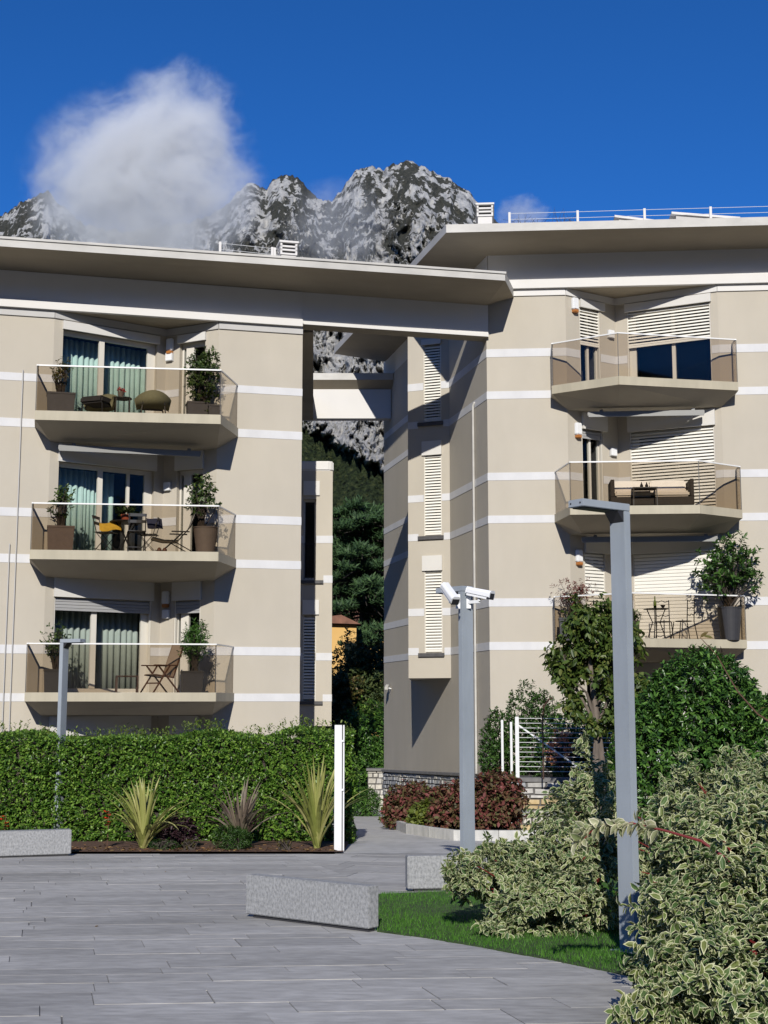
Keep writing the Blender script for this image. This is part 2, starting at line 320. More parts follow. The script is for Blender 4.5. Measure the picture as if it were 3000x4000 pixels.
# ---- paving slabs: long courses of grey stone, cross joints running away to the left
def clip(poly, a, b, c):              # keep a*x+b*y>=c
    out = []
    for i in range(len(poly)):
        p, q = poly[i], poly[(i + 1) % len(poly)]; dp = a * p[0] + b * p[1] - c; dq = a * q[0] + b * q[1] - c
        if dp >= 0: out.append(p)
        if (dp >= 0) != (dq >= 0):
            t = dp / (dp - dq); out.append((p[0] + (q[0] - p[0]) * t, p[1] + (q[1] - p[1]) * t))
    return out
SEAM_A, SEAM_B = G(1140, 3338), G(1500, 3482)      # joint line between square and path
sn = (-(SEAM_B[1] - SEAM_A[1]), SEAM_B[0] - SEAM_A[0]); sc_ = sn[0] * SEAM_A[0] + sn[1] * SEAM_A[1]
def build_paving():
    pav = link('paving', MB().prism([(-13, 6.2), (3.5, 6.2), (3.5, 20.3), (-.3, 20.3), (-13, 20.3)], [gz(6.2) - .05, gz(6.2) - .05] + [gz(20.3) - .05] * 3, [gz(6.2) - .007, gz(6.2) - .007] + [gz(20.3) - .007] * 3).mesh('paving', 'joint')); tag(pav, kind='structure')
    far = MB(); pieces = []
    def courses(rd, jd, o, widths, lens, side, tmax, smin, smax):
        t = 0
        while t < tmax:
            w = rnd.choice(widths); s = smin - rnd.random() * 1.2
            while s < smax:
                L = rnd.choice(lens) * (0.8 + .4 * rnd.random()); g = .0028; ge = .0095 if rnd.random() < .22 else .003
                q = [(o[0] + rd[0] * a + jd[0] * b, o[1] + rd[1] * a + jd[1] * b) for a, b in ((s + .003, t + g), (s + L - ge, t + g), (s + L - ge, t + w - g), (s + .003, t + w - g))]
                q = clip(q, sn[0] * side, sn[1] * side, sc_ * side + .006)
                if len(q) > 2: q = clip(q, 0, -1, -20.36)
                if len(q) > 2 and any(-12 < p[0] < 3.4 and 6.6 < p[1] for p in q): pieces.append(q)
                s += L
            t += w
    courses((.9968, .08), (-.2425, .9701), (0, 5.6), (.26, .34, .34, .46), (.7, .9, 1.2, 1.5), -1, 16.5, -12, 6)
    courses((.965, -.26), (.26, .965), (-2.5, 7.5), (.4, .5, .6), (1.1, 1.4, 1.7), 1, 15, -6, 12)
    def size(q):
        x = sum(p[0] for p in q) / len(q); y = sum(p[1] for p in q) / len(q); return (abs(x / y) < .29) * 1.0 / y
    pieces.sort(key=lambda q: -size(q))
    for i, q in enumerate(pieces):
        dz = rnd.uniform(-.0015, .0015); tx, ty = rnd.uniform(-.0018, .0018), rnd.uniform(-.002, .002); cx = q[0][0]; cy_ = q[0][1]
        zt = [gz(p[1]) + dz + tx * (p[0] - cx) + ty * (p[1] - cy_) for p in q]; zb = [gz(p[1]) - .05 for p in q]
        if i < 300:
            mb = MB(); mb.prism(q, zb, zt); mb.build('slab', 'paving', pav)
        else: far.prism(q, zb, zt)
    far.build('far_slabs', 'paving_far', pav, kind='stuff')
build_paving()
# concrete path running on between the houses
pth = MB()
for y0, y1, xl, xr in ((20.38, 24.8, -.72, 3), (24.8, 31, -1.0, 3), (31, 46, -2.2, 2)):
    pth.add([(xl, y0, gz(y0) + .002), (xr, y0, gz(y0) + .002), (xr, y1, gz(y1) + .002), (xl, y1, gz(y1) + .002)], [(0, 1, 2, 3)])
pth.build('path', 'ground', kind='structure')

# ================================================================ buildings
class Wall:
    def __init__(s, a, b):
        s.a = a; s.L = math.hypot(b[0] - a[0], b[1] - a[1]); s.e = ((b[0] - a[0]) / s.L, (b[1] - a[1]) / s.L); s.m = (-s.e[1], s.e[0]); s.ops = []
    def p(s, t, d, z): return (s.a[0] + s.e[0] * t + s.m[0] * d, s.a[1] + s.e[1] * t + s.m[1] * d, z)
    def box(s, mb, t0, t1, d0, d1, z0, z1):
        return mb.add([s.p(t0, d0, z0), s.p(t1, d0, z0), s.p(t1, d1, z0), s.p(t0, d1, z0), s.p(t0, d0, z1), s.p(t1, d0, z1), s.p(t1, d1, z1), s.p(t0, d1, z1)],
                      [(0, 3, 2, 1), (4, 5, 6, 7), (0, 1, 5, 4), (1, 2, 6, 5), (2, 3, 7, 6), (3, 0, 4, 7)])
    def panel(s, mb, z0, z1, reveal=.2):
        ss = sorted({0, s.L, *[v for o in s.ops for v in o[:2]]}); zs = sorted({z0, z1, *[v for o in s.ops for v in o[2:] if z0 < v < z1]})
        for i in range(len(ss) - 1):
            for j in range(len(zs) - 1):
                cs, cz = (ss[i] + ss[i + 1]) / 2, (zs[j] + zs[j + 1]) / 2
                if not any(o[0] < cs < o[1] and o[2] < cz < o[3] for o in s.ops):
                    mb.add([s.p(ss[i], 0, zs[j]), s.p(ss[i + 1], 0, zs[j]), s.p(ss[i + 1], 0, zs[j + 1]), s.p(ss[i], 0, zs[j + 1])], [(0, 1, 2, 3)])
        for a, b, c, d in s.ops:
            for q in (((a, c), (a, d)), ((b, d), (b, c)), ((a, d), (b, d)), ((b, c), (a, c))):
                mb.add([s.p(q[0][0], 0, q[0][1]), s.p(q[1][0], 0, q[1][1]), s.p(q[1][0], reveal, q[1][1]), s.p(q[0][0], reveal, q[0][1])], [(0, 1, 2, 3)])
    def bands(s, bld, zs, proud=.008, t0=0, t1=None, mt='white_paint', skip=()):
        for z0, z1 in zs:
            cuts = sorted([(o[0] - .0, o[1] + .0) for o in list(s.ops) + list(skip) if o[2] < z1 and o[3] > z0]); t = t0; end = s.L if t1 is None else t1; seg = []
            for c0, c1 in cuts:
                if c0 > t: seg.append((t, c0))
                t = max(t, c1)
            if t < end: seg.append((t, end))
            for a, b in seg:
                if b - a > .03: mb = MB(); s.box(mb, a, b, -proud, .01, z0, z1); mb.build('band', mt, bld)
def window(bld, W, s0, s1, z0, z1, mull=(), fw=(.05, .05, .08, .08), room=1.1, shutter=None, sill=None, fd=.12, glass='glass'):
    """frame with panes; shutter = (z bottom, pitch, cover, depth run, material)"""
    fl, frr, fb, ft = fw; mb = MB()
    W.box(mb, s0 + .002, s0 + fl, fd, fd + .07, z0, z1); W.box(mb, s1 - frr, s1 - .002, fd, fd + .07, z0, z1); W.box(mb, s0 + fl, s1 - frr, fd, fd + .068, z0 + .002, z0 + fb); W.box(mb, s0 + fl, s1 - frr, fd, fd + .068, z1 - ft, z1 - .002)
    for a, b in mull: W.box(mb, a, b, fd - .01, fd + .06, z0 + fb, z1 - ft)
    win = mb.build('window', 'frame_white', bld)
    edges = [s0 + fl] + [v for m in mull for v in m] + [s1 - frr]
    for i in range(0, len(edges), 2):
        g = MB(); W.box(g, edges[i], edges[i + 1], fd + .03, fd + .042, z0 + fb, z1 - ft); g.build('pane', glass, win)
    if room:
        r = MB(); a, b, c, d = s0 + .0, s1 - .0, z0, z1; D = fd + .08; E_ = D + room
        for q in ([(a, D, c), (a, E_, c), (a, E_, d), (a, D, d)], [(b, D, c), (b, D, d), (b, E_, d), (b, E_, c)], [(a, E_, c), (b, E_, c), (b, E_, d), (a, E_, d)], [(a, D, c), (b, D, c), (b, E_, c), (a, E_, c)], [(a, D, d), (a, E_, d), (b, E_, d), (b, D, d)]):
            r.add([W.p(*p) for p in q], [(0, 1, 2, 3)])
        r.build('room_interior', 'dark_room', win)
    if shutter:
        zb, pitch, cover, run, mt = shutter; n = int((z1 - zb - .02) / pitch); m = MB(); x0, x1 = s0 + .025, s1 - .025
        th = .007
        pts = [(.03, 0), (.03 + run * .3, cover * .62), (.03 + run, cover), (.03 + run, cover + th), (.03 + run * .3 - th, cover * .62 + th), (.03 - th * .5, th)]
        vs = [W.p(x0, d, z) for d, z in pts] + [W.p(x1, d, z) for d, z in pts]; k = len(pts)
        m.add(vs, [tuple(range(k)), tuple(range(k, 2 * k))[::-1]] + [(i, (i + 1) % k, k + (i + 1) % k, k + i) for i in range(k)])
        me = m.mesh('slat', mt)
        for i in range(n):
            z = zb + .06 + i * pitch
            if z + cover < z1 + .03: link('slat', me, win, (0, 0, z))
        bb = MB(); W.box(bb, x0, x1, .025, .06, zb, zb + .055); bb.build('bottom_bar', mt, win)
        for ga, gb_ in ((s0 + .002, s0 + .03), (s1 - .03, s1 - .002)): gr = MB(); W.box(gr, ga, gb_, .015, .09, z0, z1); gr.build('guide_rail', 'frame_white', win)
    if sill:
        sb = MB(); W.box(sb, sill[0], sill[1], -.06, .15, sill[2], sill[3]); sb.build('sill', 'sill', win)
    return win
def shutter_box(bld, W, s0, s1, z0, z1, proud=.06):
    mb = MB(); W.box(mb, s0, s1, -proud, .05, z0, z1); mb.build('shutter_box', 'shutter_box', bld)
def curtain(bld, W, s0, s1, z0, z1, mt, label, amp=.035, n=9, d=.58, group='window curtains'):
    k = n * 10; mb = MB(); vs = []
    for j in (0, 1):
        for i in range(k + 1):
            t = i / k; a = amp * math.sin(t * n * 2 * math.pi) + amp * .4 * math.sin(t * n * 4.7 + 1); vs.append(W.p(s0 + (s1 - s0) * t + .012 * math.sin(t * n * 6.28 + 1.5), d + a, z0 if j == 0 else z1))
    mb.add(vs, [(i, i + 1, k + 2 + i, k + 1 + i) for i in range(k)])
    o = mb.build('curtain', mt, None, smooth=True, label=label, cat='curtain', group=group); o.location = bld.location; o.rotation_euler = bld.rotation_euler
    sol = o.modifiers.new('thick', 'SOLIDIFY'); sol.thickness = .004
def balcony(bld, top, bot, inner, zf, zb, zrail, drop=.31, joints=True):
    """top: outline outside the wall, bot: the same points on the lower soffit, inner: recess points"""
    n = len(top); mb = MB(); e = .02
    v = [(p[0], p[1], zf - .012) for p in top] + [(p[0], p[1], zb) for p in top] + [(p[0], p[1], zb - drop) for p in bot]
    fs = []
    for i in range(n - 1):
        fs.append((n + i, n + i + 1, i + 1, i)); fs.append((2 * n + i, 2 * n + i + 1, n + i + 1, n + i))
    mb.add(v, fs)
    fl = [(p[0], p[1], zf - .012) for p in top] + [(p[0], p[1], zf - .012) for p in inner]; mb.add(fl, [tuple(range(len(fl)))])
    so_ = [(p[0], p[1], zb - drop) for p in bot] + [(p[0], p[1], zb - drop) for p in inner]; mb.add(so_, [tuple(range(len(so_)))[::-1]])
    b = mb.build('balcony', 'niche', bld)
    bm = bmesh.new(); bm.from_mesh(b.data); bmesh.ops.remove_doubles(bm, verts=bm.verts[:], dist=1e-4); bmesh.ops.dissolve_degenerate(bm, edges=bm.edges[:], dist=1e-4); bmesh.ops.triangulate(bm, faces=bm.faces[:]); bm.to_mesh(b.data); bm.free()
    for i in range(n - 1):
        W = Wall(top[i], top[i + 1])
        ep = MB(); W.box(ep, 0, W.L, -.015, .005, zb, zf + .012); ep.build('edge_panel', 'edge_metal', b)
        if i == 0 or i == n - 2:
            if W.L < .05: continue
        gp = MB(); W.box(gp, .012, W.L - .012, .012, .026, zf + .014, zrail - .028); gp.build('glass_panel', 'glass_bronze', b)
    hr = MB()
    for i in range(n - 1):
        W = Wall(top[i], top[i + 1]); W.box(hr, -.012, W.L + .012, 0, .034, zrail - .03, zrail)
    hr.build('handrail', 'rail', b)
    for p in top[1:-1]: MB().box((p[0] - .008, p[1] + .01, zf), (p[0] + .008, p[1] + .024, zrail - .03)).build('glass_clamp', 'black_metal', b)
    return b
def awning(bld, u0, u1, w, z):
    a = MB(); a.box((u0, w - .09, z - .055), (u1, w + .07, z + .055)); c = a.build('awning', 'awning', bld, bevel=.012)
    b = MB(); b.box((u0 + .02, w - .115, z - .085), (u1 - .02, w - .075, z - .03)); b.build('front_bar', 'awning', c)
    for u in (u0 + .3, u1 - .3): m = MB(); m.box((u, w + .0, z + .056), (u + .08, w + .06, z + .12)); m.build('bracket', 'awning', c)

# ---------------------------------------------------------------- left house
LB_ = empty('apartment_building', LF.p0, LF.a, 'beige plastered apartment house on the left with three glass balconies above the hedge', 'building')
cL, ap, cR = (-2.38, 0), (.27, 1.0), (1.42, 0)
W0 = Wall((-13, 0), cL); WA = Wall(cL, ap); WB = Wall(ap, cR); W1 = Wall(cR, (3.44, 0)); W2 = Wall((3.44, 0), (3.44, 5.5))
LBANDS = [(8.85, 9.03), (7.78, 7.975), (5.73, 5.925), (4.68, 4.875), (2.655, 2.85), (1.60, 1.78)]
FL_L = [7.98, 4.875, 1.78, -1.32]
for zf in FL_L: WA.ops.append((.22, 2.6, zf + .02, zf + 2.16)); WB.ops.append((.40, 1.14, zf + .02, zf + 2.16))
for i, (W, nm) in enumerate(((W0, 'facade_wall'), (WA, 'recess_wall'), (WB, 'recess_wall'), (W1, 'facade_wall'), (W2, 'side_wall'))):
    mb = MB(); W.panel(mb, -1.6, 10.545); mb.build(nm, 'wall', LB_)
boxA = []
for k, zf in enumerate(FL_L):
    zt = zf + 2.16; hi = .2 if k == 0 else .43
    shutter_box(LB_, WA, .2, 2.64, zt, zt + hi); shutter_box(LB_, WB, .36, 1.17, zt, zt + hi)
    mull = [(1.16, 1.29)] if k != 1 else [(1.22, 1.34), (1.95, 2.02)]
    sh = (zt - .30, .07, .07, .02, 'slat_grey') if k == 2 else None
    window(LB_, WA, .22, 2.6, zf + .02, zt, mull, (.04, .2, .09, .1), shutter=sh, room=1.0)
    window(LB_, WB, .40, 1.14, zf + .02, zt, [(.52, .74)], (.05, .05, .09, .1), shutter=sh if k == 2 else None, room=.7)
for W in (W0, WA, WB, W1, W2): W.bands(LB_, LBANDS, skip=[(.2, 2.64, zf + 2.1, zf + 2.7) for zf in FL_L] if W is WA else ([(.36, 1.17, zf + 2.1, zf + 2.7) for zf in FL_L] if W is WB else ()))
for W in (W0, WA, WB, W1): W.bands(LB_, [(10.37, 10.54)], .035, mt='strip')
MB().box((-13, -.12, 10.542), (3.42, 0.0, 10.715)).build('cornice', 'offwhite', LB_)
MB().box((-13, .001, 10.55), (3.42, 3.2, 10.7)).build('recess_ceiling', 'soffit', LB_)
MB().box((-13, -.03, 10.716), (3.42, 3.0, 11.42)).build('frieze', 'offwhite', LB_)
MB().box((3.425, .03, 10.715), (8.16, .44, 11.45)).build('bridge_wall', 'offwhite', LB_)
MB().box((3.425, .0, 10.63), (8.16, .03, 10.714)).build('bridge_cornice', 'offwhite', LB_)
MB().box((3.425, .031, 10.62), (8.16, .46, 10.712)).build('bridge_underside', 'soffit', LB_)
# roof slab with rising eaves
r_ = MB(); a0, a1, a2, a3 = (-14, -1.5, 11.385), (8.1, -1.47, 11.62), (*LF.loc((3.26, 33.03)), 11.66), (-14, .02, 11.41); tk = .215
back = [(8.4, .6, 11.5), (3.6, .6, 11.43), (3.6, 12, 11.43), (-14, 12, 11.43)]
low = [a0, a1, a2, a3]
r_.add(low + [(8.12, .02, 11.44)], [(4, 2, 1), (3, 4, 1, 0)]); r_.add([a3, (8.12, .02, 11.44), back[1], back[2], back[3]], [(4, 3, 2, 1, 0)])
r_.cur = 1
upz = lambda p: (p[0], p[1], p[2] + tk)
r_.add([a0, a1, upz(a1), upz(a0)], [(0, 1, 2, 3)]); r_.add([a1, a2, upz(a2), upz(a1)], [(0, 1, 2, 3)]); r_.add([a2, back[0], upz(back[0]), upz(a2)], [(0, 1, 2, 3)])
for i in range(3): r_.add([back[i], back[i + 1], upz(back[i + 1]), upz(back[i])], [(0, 1, 2, 3)])
r_.add([upz(p) for p in (a0, a1, a2, a3)], [(0, 1, 2, 3)]); r_.add([upz(p) for p in [a3, a2] + back], [(0, 1, 2, 3, 4, 5)])
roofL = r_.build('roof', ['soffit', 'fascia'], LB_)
lip = MB(); lip.add([(-14, -1.53, 11.56), (8.12, -1.5, 11.785), (8.12, -1.46, 11.785), (-14, -1.46, 11.56), (-14, -1.53, 11.612), (8.12, -1.5, 11.838), (8.12, -1.46, 11.838), (-14, -1.46, 11.612)], [(0, 3, 2, 1), (4, 5, 6, 7), (0, 1, 5, 4), (1, 2, 6, 5), (2, 3, 7, 6), (3, 0, 4, 7)])
lip.build('roof_edge_flashing', 'fascia', roofL)
# side beam running back from the bridge
pb = [LF.loc(p) for p in ((-1.75, 32.6), (-2.3, 43.2), (-4, 43.2), (-4, 33.2))]
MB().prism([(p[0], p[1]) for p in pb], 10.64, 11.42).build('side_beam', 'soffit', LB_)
# projecting side bay with two windows
bw = [LF.loc(p) for p in ((-2.75, 35.5), (-1.36, 35.5), (-1.46, 37.6), (-2.75, 37.6))]
WY = Wall(bw[0], bw[1]); WY2 = Wall(bw[1], bw[2])
WY.ops = [(.63, .96, 4.76, 6.9), (.63, .98, 1.62, 3.84)]
mb = MB(); WY.panel(mb, .97, 7.66); WY2.panel(mb, .97, 7.66); mb.add([(p[0], p[1], .97) for p in bw], [(0, 1, 2, 3)]); mb.build('bay_wall', 'wall', LB_)
cap = MB(); cap.prism([WY.p(-.02, -.03, 0)[:2], WY.p(WY.L - .08, -.03, 0)[:2], WY.p(WY.L + .02, .05, 0)[:2], WY2.p(WY2.L, -.03, 0)[:2], WY.p(-.02, 2, 0)[:2]], 7.66, 7.92); cap.build('bay_cap', 'offwhite', LB_, bevel=.03)
window(LB_, WY, .63, .96, 4.76, 6.9, [], (.03, .05, .06, .06), sill=(.56, 1.16, 4.66, 4.745), room=.8)
window(LB_, WY, .63, .98, 1.62, 3.84, [], (.03, .03, .06, .06), shutter=(1.66, .08, .055, .05, 'slat'), sill=(.56, 1.16, 1.52, 1.605), room=.8)
for z0 in (7.0, 3.85): shutter_box(LB_, WY, .62, 1.05, z0, z0 + .38, .05)
WY.bands(LB_, [b for b in LBANDS if 1.5 < b[0] < 7], skip=[(.5, 1.16, 4.6, 4.76), (.5, 1.16, 1.5, 1.62)]); WY2.bands(LB_, [b for b in LBANDS if 1.5 < b[0] < 7])
rl = MB(); WY.box(rl, .65, .94, .03, .05, 5.70, 5.73)
for i in range(4): WY.box(rl, .66 + i * .09, .672 + i * .09, .035, .047, 4.78, 5.7)
rl.build('window_railing', 'black_metal', LB_)
# balconies
for k in range(3):
    zf = FL_L[k]; b = LBANDS[2 * k]; balcony(LB_, [(-2.72, 0), (-2.72, -.88), (1.31, -1.4), (1.9, 0)], [cL, cL, cR, cR], [cR, ap, cL], zf, LBANDS[2 * k + 1][0], b[1] + .01)
awning(LB_, -2.2, 1.02, -.14, 7.31)
# curtains
for (W, s0, s1, zf, m_, lab, n) in ((WA, .24, 1.16, 7.98, 'curtain_teal', 'turquoise curtain behind left pane of the uppermost balcony door on the left house', 8), (WA, 1.29, 2.36, 7.98, 'curtain_teal', 'turquoise curtain behind right pane of the uppermost balcony door on the left house', 9),
        (WA, .3, .86, 4.875, 'curtain_teal', 'pale turquoise curtain gathered at left of the middle balcony door, left house', 5), (WA, .88, 1.24, 4.875, 'curtain_teal', 'narrow turquoise curtain fold beside the white mullion, middle balcony, left house', 5), (WA, 1.36, 1.62, 4.875, 'curtain_teal', 'turquoise curtain strip right of the mullion, middle balcony, left house', 3),
        (WA, .3, 1.16, 1.78, 'curtain_grey', 'grey green curtain behind left pane of the lowest balcony door, left house', 7), (WA, 1.29, 2.34, 1.78, 'curtain_grey', 'grey green curtain behind right pane of the lowest balcony door, left house', 8)):
    curtain(LB_, W, s0 + .04, s1 + .2, zf + .08, zf + 2.1, m_, lab, n=n)
for k, u in enumerate((-3.05, -3.2)):
    mb = MB(); mb.tube([(u, -.035, -1.4), (u + .01, -.035, 5.1 if k else 9.1)], .014, 6); mb.build('drain_pipe', 'strip', LB_)
for u in (-.6, .3): pass

# ---------------------------------------------------------------- right house
RB_ = empty('apartment_building', RF.p0, RF.a, 'beige plastered apartment house on the right with slatted shutters and prow shaped balconies', 'building')
dL, dp, dR = (1.98, 0), (3.3, 1.0), (5.73, 0)
V0 = Wall((0, 0), dL); VA = Wall(dL, dp); VB = Wall(dp, dR); V1 = Wall(dR, (14, 0))
RBANDS = [(10.13, 10.335), (9.06, 9.255), (7.007, 7.2), (5.94, 6.13), (3.89, 4.09), (2.835, 3.03)]
FL_R = [9.255, 6.13, 3.03, -.08]
for zf in FL_R: VA.ops.append((.45, 1.13, zf + .02, zf + 2.2)); VB.ops.append((.3, 2.44, zf + .02, zf + 2.2))
for W, nm in ((V0, 'facade_wall'), (VA, 'recess_wall'), (VB, 'recess_wall'), (V1, 'facade_wall')):
    mb = MB(); W.panel(mb, -1.5, 11.86); mb.build(nm, 'wall', RB_)
for k, zf in enumerate(FL_R):
    zt = zf + 2.2; hi = .21 if k == 0 else .41
    shutter_box(RB_, VB, .26, 2.47, zt, zt + hi); shutter_box(RB_, VA, .46, 1.27, zt, zt + hi)
    shB = [(10.52, .081, .055, .055, 'slat'), (6.15, .081, .06, .05, 'slat'), (3.05, .085, .083, .02, 'slat'), None][k]
    shA = [(10.5, .081, .055, .055, 'slat'), (8.1, .07, .07, .02, 'slat_grey'), (3.05, .085, .07, .035, 'slat'), None][k]
    window(RB_, VB, .3, 2.44, zf + .02, zt, [(1.42, 1.51)], (.2, .05, .09, .1), shutter=shB, room=1.0)
    window(RB_, VA, .45, 1.13, zf + .02, zt, [(.77, .83)], (.05, .06, .09, .1), shutter=shA, room=.7)
for W in (V0, VA, VB, V1): W.bands(RB_, RBANDS, skip=[(.26, 2.47, zf + 2.1, zf + 2.7) for zf in FL_R] if W is VB else ([(.46, 1.27, zf + 2.1, zf + 2.7) for zf in FL_R] if W is VA else ()))
for W in (V0, VA, VB, V1): W.bands(RB_, [(11.69, 11.858)], .035, mt='offwhite')
MB().box((-.04, -.12, 11.86), (14, -.0, 12.085)).build('cornice', 'offwhite', RB_)
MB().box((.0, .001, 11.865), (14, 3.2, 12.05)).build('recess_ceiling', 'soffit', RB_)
MB().box((.06, -.02, 12.086), (14, .3, 12.78)).build('frieze', 'offwhite', RB_)
balcony(RB_, [(1.6, 0), (1.6, -.45), (3.13, -1.33), (6.06, -.47), (6.06, 0)], [dL, dL, (3.2, -.4), dR, dR], [dR, dp, dL], 9.255, 9.06, 10.345, .30)
balcony(RB_, [(1.63, 0), (1.93, -1.4), (4.93, -1.37), (6.05, -.45), (6.05, 0)], [dL, (2.25, -.3), (4.75, -.3), dR, dR], [dR, dp, dL], 6.13, 5.94, 7.21, .30)
balcony(RB_, [(1.55, 0), (1.55, -.45), (3.3, -1.55), (6.05, -.42), (6.05, 0)], [dL, dL, (3.3, -.45), dR, dR], [dR, dp, dL], 3.03, 2.84, 4.10, .30)
awning(RB_, 2.46, 5.29, -.13, 8.60); awning(RB_, 2.25, 5.5, -.13, 5.50)
# side wall (runs back to the left), with bay
swb = RF.loc(SW.pt(-11.25, 0)); VS = Wall(swb, (0, 0))
mb = MB(); VS.panel(mb, -2.2, 12.1); mb.build('side_wall', 'wall', RB_)
b0 = SW.pt(-3.42, 0); bd = np.array([.922, -.387, 0]); Cc = b0 - bd * 1.22
bl0, bl1 = RF.loc(Cc), RF.loc(b0); VBY = Wall(bl0, bl1); VBY2 = Wall(RF.loc((.80, 40.62)), bl0)
t_ = VBY.L
for z0, z1 in ((2.9, 5.11), (6.07, 8.29), (9.22, 11.4)): VBY.ops.append((t_ - .76, t_ - .235, z0, z1))
mb = MB(); VBY.panel(mb, 2.22, 12.76); VBY2.panel(mb, 2.22, 12.76); q = [bl0, bl1, RF.loc((.80, 40.62))]; mb.add([(p[0], p[1], 2.22) for p in q], [(0, 1, 2)]); mb.build('bay_wall', 'wall', RB_)
for (z0, z1), bx in zip(((2.9, 5.11), (6.07, 8.29), (9.22, 11.4)), (.41, .39, .16)):
    window(RB_, VBY, t_ - .76, t_ - .235, z0, z1, [], (.02, .02, .06, .06), shutter=(z0 + .02, .08, .058, .05, 'slat'), sill=(t_ - .92, t_ - .18, z0 - .11, z0 - .012), room=.7)
    shutter_box(RB_, VBY, t_ - .80, t_ - .225, z1, z1 + bx, .05)
VBY.bands(RB_, RBANDS[:6], skip=[(t_ - .92, t_ - .18, z0 - .11, z0) for z0 in (2.9, 6.07, 9.22)])
VS.bands(RB_, RBANDS, t1=VS.L)
MB().prism([RF.loc(SW.pt(-11.3, 0)), (.03, 0), (.3, .3), RF.loc(SW.pt(-11.3, .4))], 12.09, 12.78).build('side_frieze', 'offwhite', RB_)
# roof of the right house
zo = 12.885; A_ = [(-.945, -1.46, zo), (14, -1.3, zo)]; inn = [(.06, -.02, 12.76), (14, -.02, 12.76)]
Bk = [(-5.01, 9.85, zo), (*RF.loc((.06, 43.9)), 12.76)]; far_ = [(14, 13, 12.9)]
r_ = MB(); up2 = lambda p: (p[0], p[1], p[2] + .205)
r_.add([A_[0], A_[1], inn[1], inn[0]], [(3, 2, 1, 0)]); r_.add([A_[0], inn[0], Bk[1], Bk[0]], [(3, 2, 1, 0)]); r_.add([inn[0], inn[1], far_[0], Bk[1]], [(0, 1, 2, 3)]); r_.cur = 1
ring = [A_[0], A_[1], far_[0], Bk[1], Bk[0]]
for i in range(5): p, q_ = ring[i], ring[(i + 1) % 5]; r_.add([p, q_, up2(q_), up2(p)], [(0, 1, 2, 3)])
r_.add([up2(p) for p in ring], [(0, 1, 2, 3, 4)])
roofR = r_.build('roof', ['soffit', 'fascia'], RB_)
# rear bridge seen through the gap
def rb(name, x0, x1, y0, y1, z0, z1, mt):
    pp = [RF.loc(p) for p in ((x0, y0), (x1, y0), (x1, y1), (x0, y1))]; MB().prism(pp, z0, z1).build(name, mt, RB_)
rb('rear_bridge_wall', -2.9, .22, 43.0, 43.4, 10.66, 11.62, 'offwhite'); rr = [RF.loc(p) for p in ((-2.45, 42.68), (.3, 42.68), (.3, 46), (-2.45, 46), (.3, 43.02), (-2.45, 43.02))]
MB().add([(*rr[0], 11.86), (*rr[1], 11.86), (*rr[1], 12.08), (*rr[0], 12.08), (*rr[2], 12.08), (*rr[3], 12.08)], [(0, 1, 2, 3), (3, 2, 4, 5)]).build('rear_bridge_roof', 'fascia', RB_)
MB().add([(*rr[0], 11.86), (*rr[1], 11.86), (*rr[4], 11.62), (*rr[5], 11.62)], [(0, 1, 2, 3)]).build('rear_bridge_soffit', 'soffit', RB_)
# pipe and stone plinth of the side wall
pp_ = MB(); q0 = RF.loc(SW.pt(-1.05, -.05)); pp_.tube([(q0[0], q0[1], -.3), (q0[0], q0[1], 9.1)], .03, 8)
pp_.tube([(q0[0], q0[1], 9.1), (q0[0] + .03, q0[1] - .02, 9.18), (q0[0] + .07, q0[1], 9.2)], .03, 8); pp_.build('drain_pipe', 'fascia', RB_)
pc = MB(); VSb = Wall((swb[0], swb[1]), (0, 0))
def plz(t): return -.62 + .42 * t / VSb.L
pc.add([VSb.p(0, -.09, -.62), VSb.p(VSb.L, -.09, -.2), VSb.p(VSb.L, .01, -.2), VSb.p(0, .01, -.62), VSb.p(0, -.09, -.55), VSb.p(VSb.L, -.09, -.13), VSb.p(VSb.L, .01, -.12), VSb.p(0, .01, -.54)], [(0, 3, 2, 1), (4, 5, 6, 7), (0, 1, 5, 4), (1, 2, 6, 5), (2, 3, 7, 6), (3, 0, 4, 7)])
pc.build('plinth_coping', 'coping', RB_)
pl = MB(); VSb.box(pl, -.02, VSb.L, -.02, .0, -2.3, -.62); pl.build('plinth_core', 'mortar', RB_)
def stones(parent, put, L, H0, H1, rows, lens, mset, depth=.035):
    """uneven rubble courses; put(t, d, h) -> point"""
    z = H0
    while z < H1 - .03:
        h = min(rnd.uniform(*rows), H1 - z); t = -rnd.random() * .1
        while t < L:
            w = rnd.uniform(*lens); t1 = min(t + w, L); t0 = max(t, 0)
            if t1 - t0 > .03:
                g = .005; d = depth * rnd.uniform(.4, 1.2); jm = .16 * min(h, .14); j = lambda: rnd.uniform(0, jm); m = MB()
                f = [(t0 + g + j(), z + g + j()), (t1 - g - j(), z + g + j()), (t1 - g - j(), z + h - g - j()), (t0 + g + j(), z + h - g - j())]
                vs = [put(a, 0, b) for a, b in f] + [put(a * .94 + (t0 + t1) / 2 * .06, -d, b * .92 + (z + h / 2) * .08) for a, b in f]
                m.add(vs, [(4, 5, 6, 7), (0, 1, 5, 4), (1, 2, 6, 5), (2, 3, 7, 6), (3, 0, 4, 7)]); m.build('stone', rnd.choice(mset), parent)
            t += w
        z += h
stones(RB_, lambda t, d, h: VSb.p(t, d - .021, h + .42 * t / VSb.L), 9.5, -1.35, -.625, (.09, .16), (.22, .5), ['stone0', 'stone1', 'stone1', 'stone2'])
